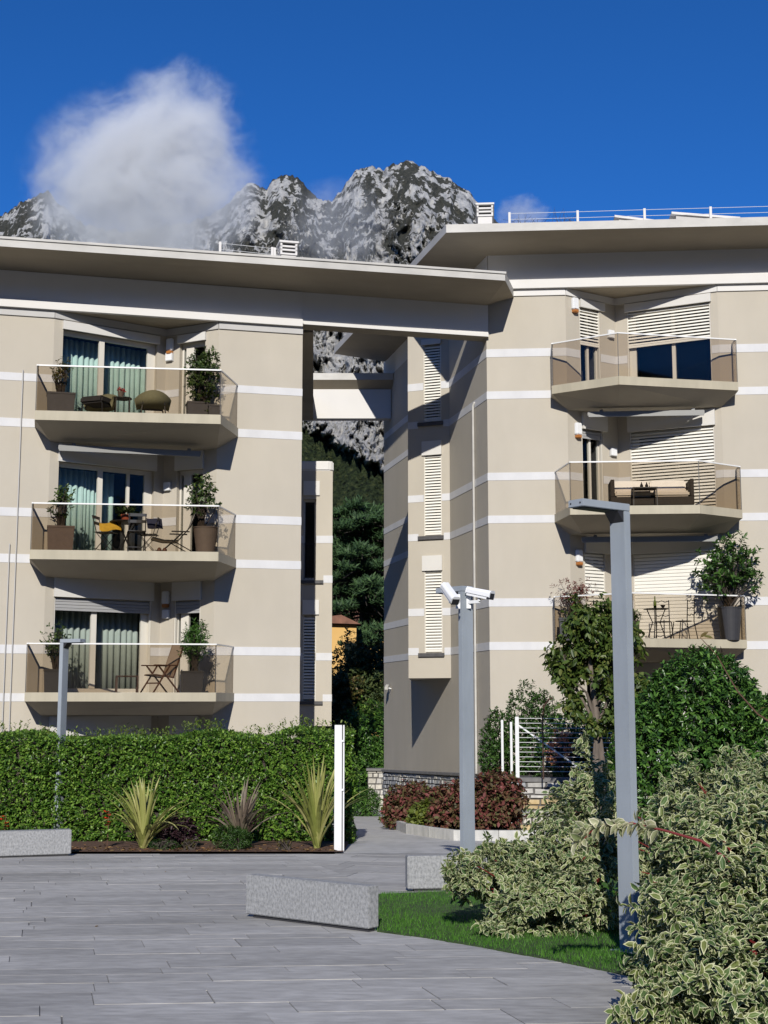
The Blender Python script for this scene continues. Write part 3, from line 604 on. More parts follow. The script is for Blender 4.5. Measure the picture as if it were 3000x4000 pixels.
# ================================================================ roof furniture
def chimney(label, fr, u, w, wu, ww, z0, z1, rz=0):
    t = empty('chimney', fr.pt(u, w, z0), fr.a + rz, label, 'chimney'); h = z1 - z0
    MB().box((-wu / 2 + .03, -ww / 2 + .03, 0), (wu / 2 - .03, ww / 2 - .03, h - .36)).build('shaft', 'offwhite', t)
    MB().box((-wu / 2 + .06, -ww / 2 + .06, h - .36), (wu / 2 - .06, ww / 2 - .06, h - .05)).build('flue', 'dark_plastic', t)
    for z in (h - .365, h - .26, h - .165): MB().box((-wu / 2, -ww / 2, z), (wu / 2, ww / 2, z + .045)).build('louvre', 'offwhite', t)
    for sx in (-1, 1):
        for sy in (-1, 1): MB().box((sx * wu / 2 - .05 * (sx > 0), sy * ww / 2 - .05 * (sy > 0), h - .32), (sx * wu / 2 + .05 * (sx < 0), sy * ww / 2 + .05 * (sy < 0), h - .05)).build('corner_post', 'offwhite', t)
    MB().box((-wu / 2 - .03, -ww / 2 - .03, h - .05), (wu / 2 + .03, ww / 2 + .03, h)).build('cap', 'offwhite', t)
u1_, z1_ = LF.uz(1123, 952, 2.0); chimney('small white louvred chimney on the roof of the left house', LF, u1_, 2.0, .44, .44, 11.64, z1_)
u1_, z1_ = RF.uz(1891, 793, 1.9); chimney('long louvred chimney at the roof corner of the right house', RF, u1_ + .02, 3.0, .44, 2.2, 13.05, z1_)
def roof_rail(label, fr, w, pxs, ytop, zroof, wires, ext=None):
    us = [fr.uz(px, y, w) for px, y in zip(pxs, ytop)]; t = empty('roof_railing', fr.pt(us[0][0], w, zroof), fr.a, label, 'railing'); u00 = us[0][0]
    for u, z in us: MB().box((u - u00 - .03, -.025, 0), (u - u00 + .03, .025, z - zroof)).build('post', 'offwhite', t)
    if ext: us = us + [(ext, us[-1][1])]
    for k in range(wires):
        m = MB(); m.tube([(u - u00, 0, z - zroof - .03 - k * .16) for u, z in us], .006, 5); m.build('wire', 'white_metal', t)
roof_rail('thin wire railing along the roof edge of the left house', LF, 1.2, [860, 1063, 1073], [945, 966, 968], 11.64, 3)
roof_rail('wire railing with short posts on the roof of the right house', RF, .6, [1990, 2256, 2517, 2775], [830, 823, 815, 808], 13.08, 3, 9.0)
def skylight(label, px0, px1, y0, y1):
    a = RF.uz(px0, y0, 2.0); b = RF.uz(px1, y1, 2.0); t = empty('skylight', RF.pt(a[0], 2.0, 13.08), RF.a, label, 'skylight'); L = b[0] - a[0]; h = a[1] - 13.08; h2 = max(.3, b[1] - 13.08)
    MB().add([(0, 0, 0), (L, 0, 0), (L, 1.2, 0), (0, 1.2, 0), (0, 0, h - .06), (L, 0, h2 - .06), (L, 1.2, h2 - .1), (0, 1.2, h - .1)], [(4, 5, 6, 7), (0, 1, 5, 4), (1, 2, 6, 5), (2, 3, 7, 6), (3, 0, 4, 7)]).build('kerb', 'strip', t)
    MB().add([(-.12, -.06, h - .06), (L, -.06, h2 - .06), (L, 1.3, h2 - .06), (-.12, 1.3, h - .06), (-.12, -.06, h), (L, -.06, h2), (L, 1.3, h2), (-.12, 1.3, h)], [(4, 5, 6, 7), (0, 1, 5, 4), (1, 2, 6, 5), (2, 3, 7, 6), (3, 0, 4, 7), (0, 3, 2, 1)]).build('lid', 'offwhite', t)
skylight('sloping white roof hatch behind the wire railing, left of the two', 2418, 2620, 842, 868); skylight('sloping grey roof hatch behind the wire railing, right of the two', 2640, 2890, 829, 850)
# ================================================================ mountain
def perm(seed): r = np.random.default_rng(seed); p = r.permutation(256); return np.concatenate([p, p, p]), r.normal(size=(256, 2))
def pnoise(x, y, seed=0):
    p, g = perm(seed); g = unit(g); xi = np.floor(x).astype(int); yi = np.floor(y).astype(int); xf = x - xi; yf = y - yi; xi &= 255; yi &= 255
    def gr(i, j, dx, dy): h = p[p[(xi + i) & 255] + ((yi + j) & 255)] & 255; return g[h, 0] * dx + g[h, 1] * dy
    u = xf * xf * xf * (xf * (xf * 6 - 15) + 10); v = yf * yf * yf * (yf * (yf * 6 - 15) + 10)
    a = gr(0, 0, xf, yf) * (1 - u) + gr(1, 0, xf - 1, yf) * u; b = gr(0, 1, xf, yf - 1) * (1 - u) + gr(1, 1, xf - 1, yf - 1) * u
    return (a * (1 - v) + b * v) * 1.5
def fbm(x, y, seed=0, o=5, gain=.5, ridge=False):
    s = 0; a = 1; t = 0
    for i in range(o):
        n = pnoise(x * 2 ** i, y * 2 ** i, seed + i); n = 1 - 2 * np.abs(n) if ridge else n; s = s + a * n; t += a; a *= gain
    return s / t
def build_mountain():
    prof = [(-1200, 900), (-600, 930), (-200, 870), (0, 835), (60, 800), (130, 765), (185, 735), (230, 790), (330, 870), (480, 900), (640, 880), (760, 860), (880, 800), (930, 740), (975, 705), (1010, 718), (1040, 730), (1070, 700), (1095, 682), (1145, 678), (1185, 705), (1215, 745), (1250, 775), (1290, 778), (1330, 745), (1352, 705), (1395, 660), (1430, 648), (1470, 652), (1500, 655), (1540, 633), (1590, 624), (1640, 640), (1700, 668), (1770, 702), (1830, 745), (1868, 790), (1920, 850), (2050, 930), (2300, 1010), (2700, 1080), (3400, 1140), (4200, 1180)]
    px = np.concatenate([np.arange(-1200, -100, 24), np.arange(-100, 1150, 5), np.arange(1150, 1560, 3.2), np.arange(1560, 2050, 5), np.arange(2050, 4200, 30)]).astype(float)
    # rocky outline of the ridge
    ry = np.interp(px, [p[0] for p in prof], [p[1] for p in prof]) + 14 * fbm(px / 60, px * 0 + 3.3, 5, 4, ridge=True) + 12 * fbm(px / 17, px * 0 + 8.1, 9, 4)
    nr = 420; t = np.linspace(0, 1, nr); yb = 2790.0
    T, PX = np.meshgrid(t, px, indexing='ij'); RY = np.broadcast_to(ry, T.shape)
    PY = yb + (RY - yb) * T
    # distance grows with height: wooded foot, then the steep rock wall, then ledges below the summit
    D0, D1 = 520., 1750.
    ledge = .5 * T + .5 * T ** 1.5
    D = D0 + (D1 - D0) * ledge
    sx = PX / 100; sy = PY / 100
    wx = sx + .35 * fbm(sx * .8, sy * .8, 21, 3); wy = sy + .35 * fbm(sx * .8 + 9, sy * .8, 25, 3)
    big = fbm(wx * .55, wy * .38, 31, 4, ridge=True); mid = fbm(wx * 2.6, wy * 1.15, 41, 4, ridge=True); fine = fbm(wx * 7.5, wy * 3.6, 51, 4)
    bound = 1592 + (PX - 1080) * .60 + 30 * fbm(sx * 2, sy * 2, 61, 3)        # lower limit of the bare rock
    wood = np.clip((PY - bound) / 26 + .5 + .9 * fbm(sx * 5, sy * 5, 66, 3), 0, 1)
    amp = np.clip((1 - T) * 8, 0, 1)
    tree = fbm(sx * 11, sy * 14, 71, 2)
    disp = (1 - wood) * (55 * big + 40 * mid + 24 * fine) + wood * (10 * big + 7 * tree)
    D = D - disp * amp * np.clip((1 - T) * 30, .25, 1)
    u = (PX - 1500) / FPX; v = (2000 - PY) / FPX; rx = u; rY = CT - v * ST; rz = v * CT + ST
    X = rx * D / rY; Y = D; Z = EYE + rz * D / rY
    nrow, ncol = T.shape
    # scrub clings to ledges and gullies of the rock
    scrub = fbm(wx * 1.5, wy * 1.1, 81, 4) * 1.1 - .35 * mid - .35 * big + .5 * fbm(sx * 6, sy * 5, 85, 3)
    up = np.gradient(Z, axis=0) / np.maximum(np.abs(np.gradient(D, axis=0)), .4)
    scrub = scrub + .22 * (up < .75) + np.where(PY < 1200, .04, -.80)
    V = np.stack([X, Y, Z], -1).reshape(-1, 3); V = np.vstack([V, np.stack([X[-1] * 1.25, Y[-1] * 1.25, Z[-1] * .6], -1)])
    i, j = np.meshgrid(np.arange(nrow), np.arange(ncol - 1), indexing='ij'); a = i * ncol + j
    Fc = np.stack([a, a + 1, a + 1 + ncol, a + ncol], -1).reshape(-1, 4)
    m, n, l = newmat('mountain'); MATS['mountain'] = m
    out = n.new('ShaderNodeOutputMaterial'); b = n.new('ShaderNodeBsdfPrincipled'); l.new(b.outputs[0], out.inputs[0]); b.inputs['Roughness'].default_value = .95; b.inputs['Specular IOR Level'].default_value = .1
    at_ = n.new('ShaderNodeAttribute'); at_.attribute_name = 'cover'; sp = n.new('ShaderNodeSeparateColor'); l.new(at_.outputs['Color'], sp.inputs[0])
    tc = n.new('ShaderNodeTexCoord')
    def noise(scale, det=8, sc=(1, 1, 1)):
        mp = n.new('ShaderNodeMapping'); mp.inputs['Scale'].default_value = sc; l.new(tc.outputs['Object'], mp.inputs[0])
        t_ = n.new('ShaderNodeTexNoise'); t_.inputs['Scale'].default_value = scale; t_.inputs['Detail'].default_value = det; t_.inputs['Roughness'].default_value = .65; l.new(mp.outputs[0], t_.inputs['Vector']); return t_.outputs['Fac']
    def ramp(f, stops):
        r = n.new('ShaderNodeValToRGB'); e = r.color_ramp.elements
        while len(e) < len(stops): e.new(.5)
        for k, (p, c) in enumerate(stops): e[k].position = p; e[k].color = (*c, 1)
        l.new(f, r.inputs[0]); return r.outputs[0]
    rock = ramp(noise(.11, 12, (1, .4, .42)), [(.34, (.12, .12, .125)), (.42, (.34, .34, .335)), (.55, (.50, .49, .47)), (.7, (.58, .56, .51))])
    veg = ramp(noise(.3, 8), [(.36, (.026, .028, .025)), (.5, (.055, .057, .048)), (.66, (.092, .086, .070))])
    wd = ramp(noise(.34, 8, (1, .3, .8)), [(.36, (.006, .010, .006)), (.47, (.022, .033, .015)), (.56, (.040, .056, .022)), (.68, (.080, .085, .034))])
    def mix(f, a_, b_):
        x = n.new('ShaderNodeMix'); x.data_type = 'RGBA'; l.new(f, x.inputs[0]); l.new(a_, x.inputs[6]); l.new(b_, x.inputs[7]); return x.outputs[2]
    ad = n.new('ShaderNodeMath'); ad.operation = 'MULTIPLY_ADD'; l.new(noise(.078, 8, (1, .5, .48)), ad.inputs[0]); ad.inputs[1].default_value = 2.4; l.new(sp.outputs[0], ad.inputs[2])
    mr = n.new('ShaderNodeMapRange'); mr.inputs['From Min'].default_value = 1.545; mr.inputs['From Max'].default_value = 1.63; l.new(ad.outputs[0], mr.inputs[0])
    col = mix(sp.outputs[1], mix(mr.outputs[0], rock, veg), wd); l.new(col, b.inputs['Base Color'])
    bp = n.new('ShaderNodeBump'); bp.inputs['Strength'].default_value = 1; bp.inputs['Distance'].default_value = 9; l.new(noise(.14, 10, (1, 1, .5)), bp.inputs['Height']); l.new(bp.outputs[0], b.inputs['Normal'])
    me = fastmesh('mountain', V, Fc, 'mountain'); ca = me.color_attributes.new('cover', 'FLOAT_COLOR', 'POINT')
    cov = np.zeros((len(V), 4), np.float32); cov[:nrow * ncol, 0] = np.clip(.5 + scrub * .42, 0, 1).ravel(); cov[:nrow * ncol, 1] = wood.ravel(); cov[:, 3] = 1; ca.data.foreach_set('color', cov.ravel())
    me.polygons.foreach_set('use_smooth', [True] * len(me.polygons)); tag(link('mountain', me), kind='structure')
build_mountain()
# ---------------------------------------------------------------- cloud on the ridge: scattering vapour with billowed density
def cloud(name, c, rad, dens, label, seed, nscale=2.1, thr=.30, lean=0, stretch=(1, 1, 1)):
    bm = bmesh.new(); bmesh.ops.create_icosphere(bm, subdivisions=3, radius=1.0); me = bpy.data.meshes.new(name); bm.to_mesh(me); bm.free()
    m, n, l = newmat('vapour%d' % seed); out = n.new('ShaderNodeOutputMaterial'); pv = n.new('ShaderNodeVolumePrincipled'); l.new(pv.outputs[0], out.inputs['Volume'])
    pv.inputs['Color'].default_value = (.985, .987, .99, 1); pv.inputs['Anisotropy'].default_value = .1
    tc = n.new('ShaderNodeTexCoord'); ln = n.new('ShaderNodeVectorMath'); ln.operation = 'LENGTH'
    wn = n.new('ShaderNodeTexNoise'); wn.inputs['Scale'].default_value = 1.5; wn.inputs['Detail'].default_value = 3; l.new(tc.outputs['Object'], wn.inputs['Vector'])
    ws = n.new('ShaderNodeVectorMath'); ws.operation = 'SUBTRACT'; l.new(wn.outputs['Color'], ws.inputs[0]); ws.inputs[1].default_value = (.5, .5, .5)
    wm = n.new('ShaderNodeVectorMath'); wm.operation = 'MULTIPLY_ADD'; l.new(ws.outputs[0], wm.inputs[0]); wm.inputs[1].default_value = (.8, .8, .8); l.new(tc.outputs['Object'], wm.inputs[2])
    l.new(wm.outputs[0], ln.inputs[0])
    mp = n.new('ShaderNodeMapping'); mp.inputs['Location'].default_value = (seed * 3.1, seed * 1.7, 0); mp.inputs['Scale'].default_value = stretch; l.new(wm.outputs[0], mp.inputs[0])
    t1 = n.new('ShaderNodeTexNoise'); t1.inputs['Scale'].default_value = nscale; t1.inputs['Detail'].default_value = 9; t1.inputs['Roughness'].default_value = .72; l.new(mp.outputs[0], t1.inputs['Vector'])
    # density from distance to the middle, torn by the billows, fading out before the hull
    a1 = n.new('ShaderNodeMath'); a1.operation = 'MULTIPLY_ADD'; l.new(t1.outputs['Fac'], a1.inputs[0]); a1.inputs[1].default_value = 2.7; a1.inputs[2].default_value = 1 - 1.35 - thr
    a2 = n.new('ShaderNodeMath'); a2.operation = 'SUBTRACT'; l.new(a1.outputs[0], a2.inputs[0]); l.new(ln.outputs['Value'], a2.inputs[1])
    mr = n.new('ShaderNodeMapRange'); mr.interpolation_type = 'SMOOTHSTEP'; mr.inputs['From Min'].default_value = .0; mr.inputs['From Max'].default_value = .85; mr.inputs['To Max'].default_value = dens; l.new(a2.outputs[0], mr.inputs[0])
    l0 = n.new('ShaderNodeVectorMath'); l0.operation = 'LENGTH'; l.new(tc.outputs['Object'], l0.inputs[0]); ed = n.new('ShaderNodeMapRange'); ed.interpolation_type = 'SMOOTHSTEP'; ed.inputs['From Min'].default_value = .97; ed.inputs['From Max'].default_value = .72; l.new(l0.outputs['Value'], ed.inputs[0])
    ml = n.new('ShaderNodeMath'); ml.operation = 'MULTIPLY'; l.new(mr.outputs[0], ml.inputs[0]); l.new(ed.outputs[0], ml.inputs[1]); l.new(ml.outputs[0], pv.inputs['Density'])
    me.materials.append(m); o = link(name, me); o.location = c; o.scale = rad; tag(o, label, 'cloud', kind='stuff'); return o
YC = 1150
cloud('cloud', at(565, 715, YC), (124, 60, 108), .07, 'white cloud clinging to the mountain ridge at left', 3, thr=.02, nscale=2.3)
cloud('cloud', at(690, 470, YC), (70, 45, 66), .035, 'thin plume of vapour rising from the top of the ridge cloud', 5, thr=.08, nscale=2.6)
cloud('cloud', at(1320, 880, 1330), (72, 35, 62), .013, 'thin wisp of mist in the gap between the two peaks', 7, thr=.05)
cloud('cloud', at(2045, 840, 1500), (40, 25, 30), .03, 'small faint cloud tuft beside the chimney of the right house', 9, thr=.05)
# ---------------------------------------------------------------- wooded hills outside the view on the other sides, added to block low sky light
def build_sky_block_hills():
    az = np.radians(np.concatenate([np.arange(30, 331, 1.5)])); t = np.linspace(0, 1, 26); T, A = np.meshgrid(t, az, indexing='ij')
    el = np.radians(13 + 4.5 * np.sin(A * 2.3 + 1) + 3 * np.sin(A * 5.1) + 1.5 * np.sin(A * 11.7)); D = 420 + 620 * T
    Z = -3 + (D * np.tan(el)) * T ** 1.15 + 9 * fbm(A * 30, T * 9, 7, 4); X = D * np.sin(A); Y = D * np.cos(A); nr, nc = T.shape
    i, j = np.meshgrid(np.arange(nr - 1), np.arange(nc - 1), indexing='ij'); a = i * nc + j
    mat('hill_wood', (.022, .034, .014), .95, .3, .06, col2=(.06, .07, .028), detail=8, spec=.1)
    tag(link('sky_block_hills', fastmesh('sky_block_hills', np.stack([X, Y, Z], -1).reshape(-1, 3), np.stack([a, a + 1, a + 1 + nc, a + nc], -1).reshape(-1, 4), 'hill_wood')), kind='structure')
build_sky_block_hills()

# ================================================================ vegetation materials
leafmat('leaf_hedge', [(.022, .058, .008), (.055, .13, .016), (.12, .23, .03), (.23, .36, .06)], .34, .32)
leafmat('leaf_shoot', [(.10, .17, .03), (.20, .26, .05)], .45, .35)
leafmat('leaf_dark', [(.018, .048, .012), (.038, .095, .018), (.07, .165, .028), (.125, .24, .045)], .30, .24)
leafmat('leaf_laurel', [(.020, .050, .010), (.040, .095, .018), (.075, .15, .028)], .35, .25)
leafmat('leaf_dogwood', [(.05, .10, .028), (.085, .145, .042), (.14, .20, .055), (.16, .18, .05)], .5, .25, margin=(.60, .60, .37))
leafmat('leaf_dogpale', [(.22, .27, .12), (.46, .46, .28)], .5, .3, margin=(.78, .74, .54))
leafmat('leaf_red', [(.06, .06, .022), (.15, .045, .038), (.22, .065, .058), (.10, .115, .035), (.12, .055, .035)], .6, .25)
leafmat('leaf_yg', [(.09, .13, .022), (.17, .20, .035)], .5, .3)
leafmat('leaf_bronze', [(.035, .05, .012), (.075, .085, .02), (.13, .12, .03), (.14, .075, .03)], .45, .3)
leafmat('leaf_persimmon', [(.035, .06, .013), (.06, .105, .02), (.11, .165, .034), (.14, .15, .036)], .42, .35)
leafmat('leaf_cedar', [(.022, .050, .022), (.042, .088, .032), (.075, .14, .045)], .6, .2)
leafmat('leaf_far', [(.025, .045, .015), (.05, .08, .024), (.10, .12, .034)], .6, .25)
leafmat('leaf_pot', [(.02, .045, .012), (.05, .085, .02), (.09, .13, .03)], .45, .25)
leafmat('leaf_maple', [(.09, .012, .014), (.19, .03, .028), (.13, .05, .025)], .5, .3)
leafmat('blade_green', [(.17, .20, .045), (.32, .33, .10), (.42, .40, .16)], .42, .22)
leafmat('blade_purple', [(.10, .07, .06), (.17, .13, .10), (.23, .20, .14)], .42, .2)
leafmat('grass', [(.045, .15, .012), (.08, .235, .022), (.13, .31, .04)], .6, .4)
leafmat('petal_red', [(.62, .035, .015), (.75, .06, .02)], .6, .3)
leafmat('petal_pink', [(.65, .16, .17), (.75, .25, .25)], .6, .3)
leafmat('petal_peach', [(.80, .33, .16), (.85, .42, .25)], .6, .3)
leafmat('leaf_plum', [(.022, .012, .015), (.05, .02, .025)], .5, .2)

def shrub(name, label, cat, base, blobs, tw, k, size, tpl, mt, seed, stems=7, group=None, solo=0, rough=.16, shell=.22, up=.35, bark='bark_dark', zmin=None, spread=1.0, droop=.25, extra=None, wild=.25, clump=0, sig=.16):
    base = np.array(base, float); t = empty(name, base, 0, label, cat, group)
    S, A = blob_twigs(blobs, tw, seed, rough, shell, up, zmin, clump, sig)
    if extra is not None: S = np.vstack([S, extra[0]]); A = np.vstack([A, extra[1]])
    foliage('foliage', t, tpl, mt, S, A, k, size, base, solo=solo, seed=seed, spread=spread, droop=droop, wild=wild)
    r = random.Random(seed); m = MB(); q = S[np.random.default_rng(seed).choice(len(S), stems * 4)]
    for i in range(stems * 4):
        p = q[i] - base; j = np.array([r.uniform(-.08, .08), r.uniform(-.08, .08), 0]); mid = p * .5 + np.array([r.uniform(-.1, .1), r.uniform(-.1, .1), .08])
        m.tube([j, mid, p * .97], [.016, .010, .004], 5)
    m.build('stems', bark, t)
    return t
# ---------------------------------------------------------------- clipped hedge before the left house
HZ0, HY0, HY1, HX0, HX1 = gz(22.5), 22.35, 24.2, -10.0, -.52
def hedge_top(x): return 1.0 + .05 * math.sin(x * 1.7) + .04 * math.sin(x * 4.1 + 1) + (.13 if x > -2.0 else 0) * min(1, (x + 2.0) * 2)
def build_hedge():
    t = empty('hedge', (-5, 23.2, HZ0), 0, 'long clipped green hedge in front of the left house', 'hedge'); base = np.array([-5, 23.2, HZ0]); r = np.random.default_rng(5)
    n1, n2, n3 = 15500, 9000, 3600
    ht = np.vectorize(hedge_top)
    x = r.uniform(HX0, HX1, n1); z = r.uniform(HZ0 + .02, 1.02, n1); S1 = np.stack([x, HY0 + np.abs(r.normal(size=n1)) * .07 - .05 * lump(np.stack([x, z * 1.3, x * 0], -1), 3, 1.6), z], -1); A1 = unit(np.array([0, -1, .45]) + r.normal(size=(n1, 3)) * .45)
    x = r.uniform(HX0, HX1, n2); y = r.uniform(HY0, HY1, n2); S2 = np.stack([x, y, ht(x) - np.abs(r.normal(size=n2)) * .06], -1); A2 = unit(np.array([0, -.2, 1]) + r.normal(size=(n2, 3)) * .4)
    y = r.uniform(HY0, HY1, n3); z = r.uniform(HZ0, 1.1, n3); S3 = np.stack([HX1 - np.abs(r.normal(size=n3)) * .09 + .06 * np.sin(z * 5), y, z], -1); A3 = unit(np.array([1, -.2, .4]) + r.normal(size=(n3, 3)) * .45)
    S = np.vstack([S1, S2, S3]); A = np.vstack([A1, A2, A3])
    foliage('foliage', t, leaf6(.55, .05), 'leaf_hedge', S, A, 4, .052, base, solo=300, seed=8, spread=.9)
    n4 = 330; x = r.uniform(HX0, HX1, n4); S4 = np.stack([x, r.uniform(HY0, HY0 + .9, n4), ht(x) + r.uniform(0, .1, n4)], -1); A4 = unit(np.array([0, 0, 1]) + r.normal(size=(n4, 3)) * .2)
    foliage('new_shoots', t, leaf6(.5), 'leaf_shoot', S4, A4, 7, .05, base, seed=9, spread=.7, along=2.2)
    core = MB(); xs = np.arange(HX0 + .1, HX1 - .1, .3); 
    for a, b in zip(xs[:-1], xs[1:]): core.box((a + 5, HY0 + .16 - 23.2, 0.0), (b + 5, HY1 - .1 - 23.2, hedge_top((a + b) / 2) - .14 - HZ0))
    core.build('twigs', 'bark_dark', t)  # solid dark filler boxes added inside the hedge to stop see-through
build_hedge()
# mulch bed
MB().add([(-11, 20.40, gz(20.4) + .03), (-.6, 20.40, gz(20.4) + .03), (-.5, 24.5, gz(24.5) + .06), (-11, 24.5, gz(24.5) + .06)], [(0, 1, 2, 3)]).build('planting_bed', 'mulch', kind='structure')
def litter():
    r = np.random.default_rng(17); n = 900; x = r.uniform(-7, -.7, n); y = 20.45 + np.abs(r.normal(size=n)) * .7; pos = np.stack([x, y, np.array([gz(v) for v in y]) + .036], -1)
    k = r.random(n) < .012; pos[k, 1] = r.uniform(12, 20.2, k.sum()); pos[k, 2] = -.03 * pos[k, 1] + .006
    fw = unit(np.stack([r.normal(size=n), r.normal(size=n), r.normal(size=n) * .1], -1)); nr = unit(np.stack([r.normal(size=n) * .2, r.normal(size=n) * .2, np.ones(n)], -1))
    leafmat('leaf_dry', [(.10, .045, .02), (.20, .10, .04), (.28, .18, .07), (.06, .04, .02)], .8, .1)
    V, Fc, _ = scatter(leaf6(.6, .1), pos, basis(fw, nr), .03 + .05 * r.random(n)); o = link('leaf_litter', fastmesh('leaf_litter', V, Fc, 'leaf_dry')); tag(o, 'dry fallen leaves strewn over the mulch bed and paving edge', 'leaves', kind='stuff')
litter()
# ---------------------------------------------------------------- sword leaved plants
def phormium(label, px, Y, h, n, mt, seed, spread=.9, tilt=0):
    h *= 1.12; spread *= 1.2; n = int(n * 1.2)
    r = random.Random(seed); b = at(px, 3300, Y); z = gz(Y) + .03; t = empty('flax_plant', (b[0], Y, z), 0, label, 'plant', 'sword leaved plants before the hedge')
    for i in range(n):
        az = r.uniform(0, 6.283); f = r.random(); lean = (.12 + .95 * f ** 1.3) * spread; L = h * r.uniform(.72, 1.05); w = r.uniform(.020, .036); seg = 7; bend = r.uniform(.2, 1.1) * f
        m = MB(); pts = []; p = Vector((math.cos(az) * .05 * r.random(), math.sin(az) * .05 * r.random(), 0)); th = lean * .35
        dirn = Vector((math.cos(az) + tilt, math.sin(az), 0)).normalized(); side = Vector((-dirn.y, dirn.x, 0))
        for k in range(seg + 1):
            pts.append(p.copy()); th += (lean * .65 + bend * (k / seg)) / seg * 1.3; p = p + (dirn * math.sin(th) + Vector((0, 0, math.cos(th)))) * (L / seg)
        vs = []
        for k, q in enumerate(pts):
            ww = w * (1.1 - .1 * k / seg) * (1 - (k / seg) ** 4); up = Vector((0, 0, .35 * ww)) + dirn * -.3 * ww
            vs += [q - side * ww + up, q, q + side * ww + up]
        m.add(vs, [(3 * k + a, 3 * k + a + 1, 3 * k + a + 4, 3 * k + a + 3) for k in range(seg) for a in (0, 1)]); m.build('leaf', mt, t)
phormium('yellow green sword leaved plant nearest the red flower before the hedge', 560, 21.0, 1.05, 44, 'blade_green', 3, 1.05)
phormium('purple brown sword leaved plant in the middle of the hedge bed', 935, 21.2, .95, 42, 'blade_purple', 4, 1.0)
phormium('tall yellow green sword leaved plant beside the white gate post', 1238, 21.0, 1.22, 40, 'blade_green', 5, .8)
def at_g(px, Y, dz=.03): p = at(px, 3300, Y); return np.array([p[0], Y, gz(Y) + dz])
def tuft(label, px, Y, h, rx, mt, seed, n=160, w=.3, name='low_plant', group=None):
    b = at_g(px, Y); return shrub(name, label, 'plant', b, [(b[0], b[1], b[2] + h * .45, rx, rx * .8, h * .55)], n, 5, h * .22, leaf6(w), mt, seed, 5, group, up=.8)
tuft('dark plum leaved low shrub between two sword plants', 695, 21.2, .42, .24, 'leaf_plum', 12, 260)
tuft('feathery green tuft at the foot of the purple sword plant', 910, 20.9, .30, .26, 'leaf_laurel', 13, 320, .14)
tuft('small olive seedling on the mulch beside the plum shrub', 738, 20.75, .14, .09, 'leaf_bronze', 14, 60)
tuft('small olive seedling on the mulch left of the tall sword plant', 1110, 20.75, .15, .10, 'leaf_bronze', 15, 60)
tuft('low green clump at the foot of the left sword plant', 640, 20.8, .14, .22, 'leaf_laurel', 16, 160, .16)
def flower_spike(label, px, Y, h, seed):
    b = at_g(px, Y); t = empty('flower', b, 0, label, 'flower'); r = random.Random(seed); m = MB(); m.tube([(0, 0, 0), (.01, 0, h * .5), (.02, -.01, h)], .008, 5); m.build('stem', 'twig_brown', t)
    for i in range(5):
        z = h - .02 - i * .05; q = MB(); c = Vector((r.uniform(-.05, .05), r.uniform(-.05, .02), z))
        for k in range(5):
            a = k * 1.2566 + r.random(); d = Vector((math.cos(a) * .045, math.sin(a) * .045, r.uniform(0, .03))); s_ = Vector((-d.y, d.x, 0)) * .5
            q.add([c, c + d * .6 - s_, c + d * 1.15, c + d * .6 + s_], [(0, 1, 2, 3)])
        q.build('petals', 'petal_red', t)
    S = np.array([[0, 0, h * .3], [.02, 0, h * .5], [-.03, 0, h * .2]]) + b; foliage('leaves', t, leaf6(.35), 'leaf_hedge', S, np.array([[0, -.3, 1.]] * 3), 5, .14, b, seed=seed)
flower_spike('red flower spike before the hedge, left of the sword plants', 418, 21.2, .55, 3)
flower_spike('red flower at the left picture edge behind the stone seat', 14, 21.3, .48, 4)
# ---------------------------------------------------------------- lawn
def build_lawn():
    # outline on the paving
    pl = [(-.06, 12.05), (.34, 11.66), (.77, 11.14), (1.28, 10.45), (1.72, 9.75), (2.3, 8.7), (3.2, 6.5), (9, 6.5), (9, 22), (1.6, 22.2), (1.2, 20.6), (.95, 18), (.85, 15.3), (-.06, 14.95)]
    mb = MB(); mb.prism(pl, [gz(p[1]) - .02 for p in pl], [gz(p[1]) + .008 for p in pl]); mb.build('lawn', 'turf', kind='structure')
    r = np.random.default_rng(3); n = 400000; x = r.uniform(-.06, 8.8, n); y = r.uniform(7.6, 22, n); ins = np.zeros(n, bool)
    for i in range(len(pl)):
        x0, y0 = pl[i]; x1, y1 = pl[(i + 1) % len(pl)]
        c = ((y0 > y) != (y1 > y)) & (x < (x1 - x0) * (y - y0) / (y1 - y0 + 1e-12) + x0); ins ^= c
    keep = ins & ((x < 2.6) | (r.random(n) < .3)); x, y = x[keep], y[keep]; n = len(x)
    x = x + r.normal(size=n) * .02; y = y + r.normal(size=n) * .025; pos = np.stack([x, y, -.03 * y + .004], -1); fw = unit(np.stack([r.normal(size=n) * .35, r.normal(size=n) * .35, np.ones(n)], -1)); nr = unit(r.normal(size=(n, 3)))
    tpl = (np.array([(0, -.06, 0), (0, .06, 0), (1, 0, 0)], float), np.array([(0, 1, 2)]), None)
    V, Fc, _ = scatter(tpl, pos, basis(fw, nr), (.018 + .03 * r.random(n)) * (1 + .35 * lump(np.stack([x, y, x * 0], -1), 5, 1.2)))
    o = link('grass', fastmesh('grass', V, Fc, 'grass')); tag(o, 'short green lawn grass beside the stone seats', 'grass', kind='stuff')
build_lawn()
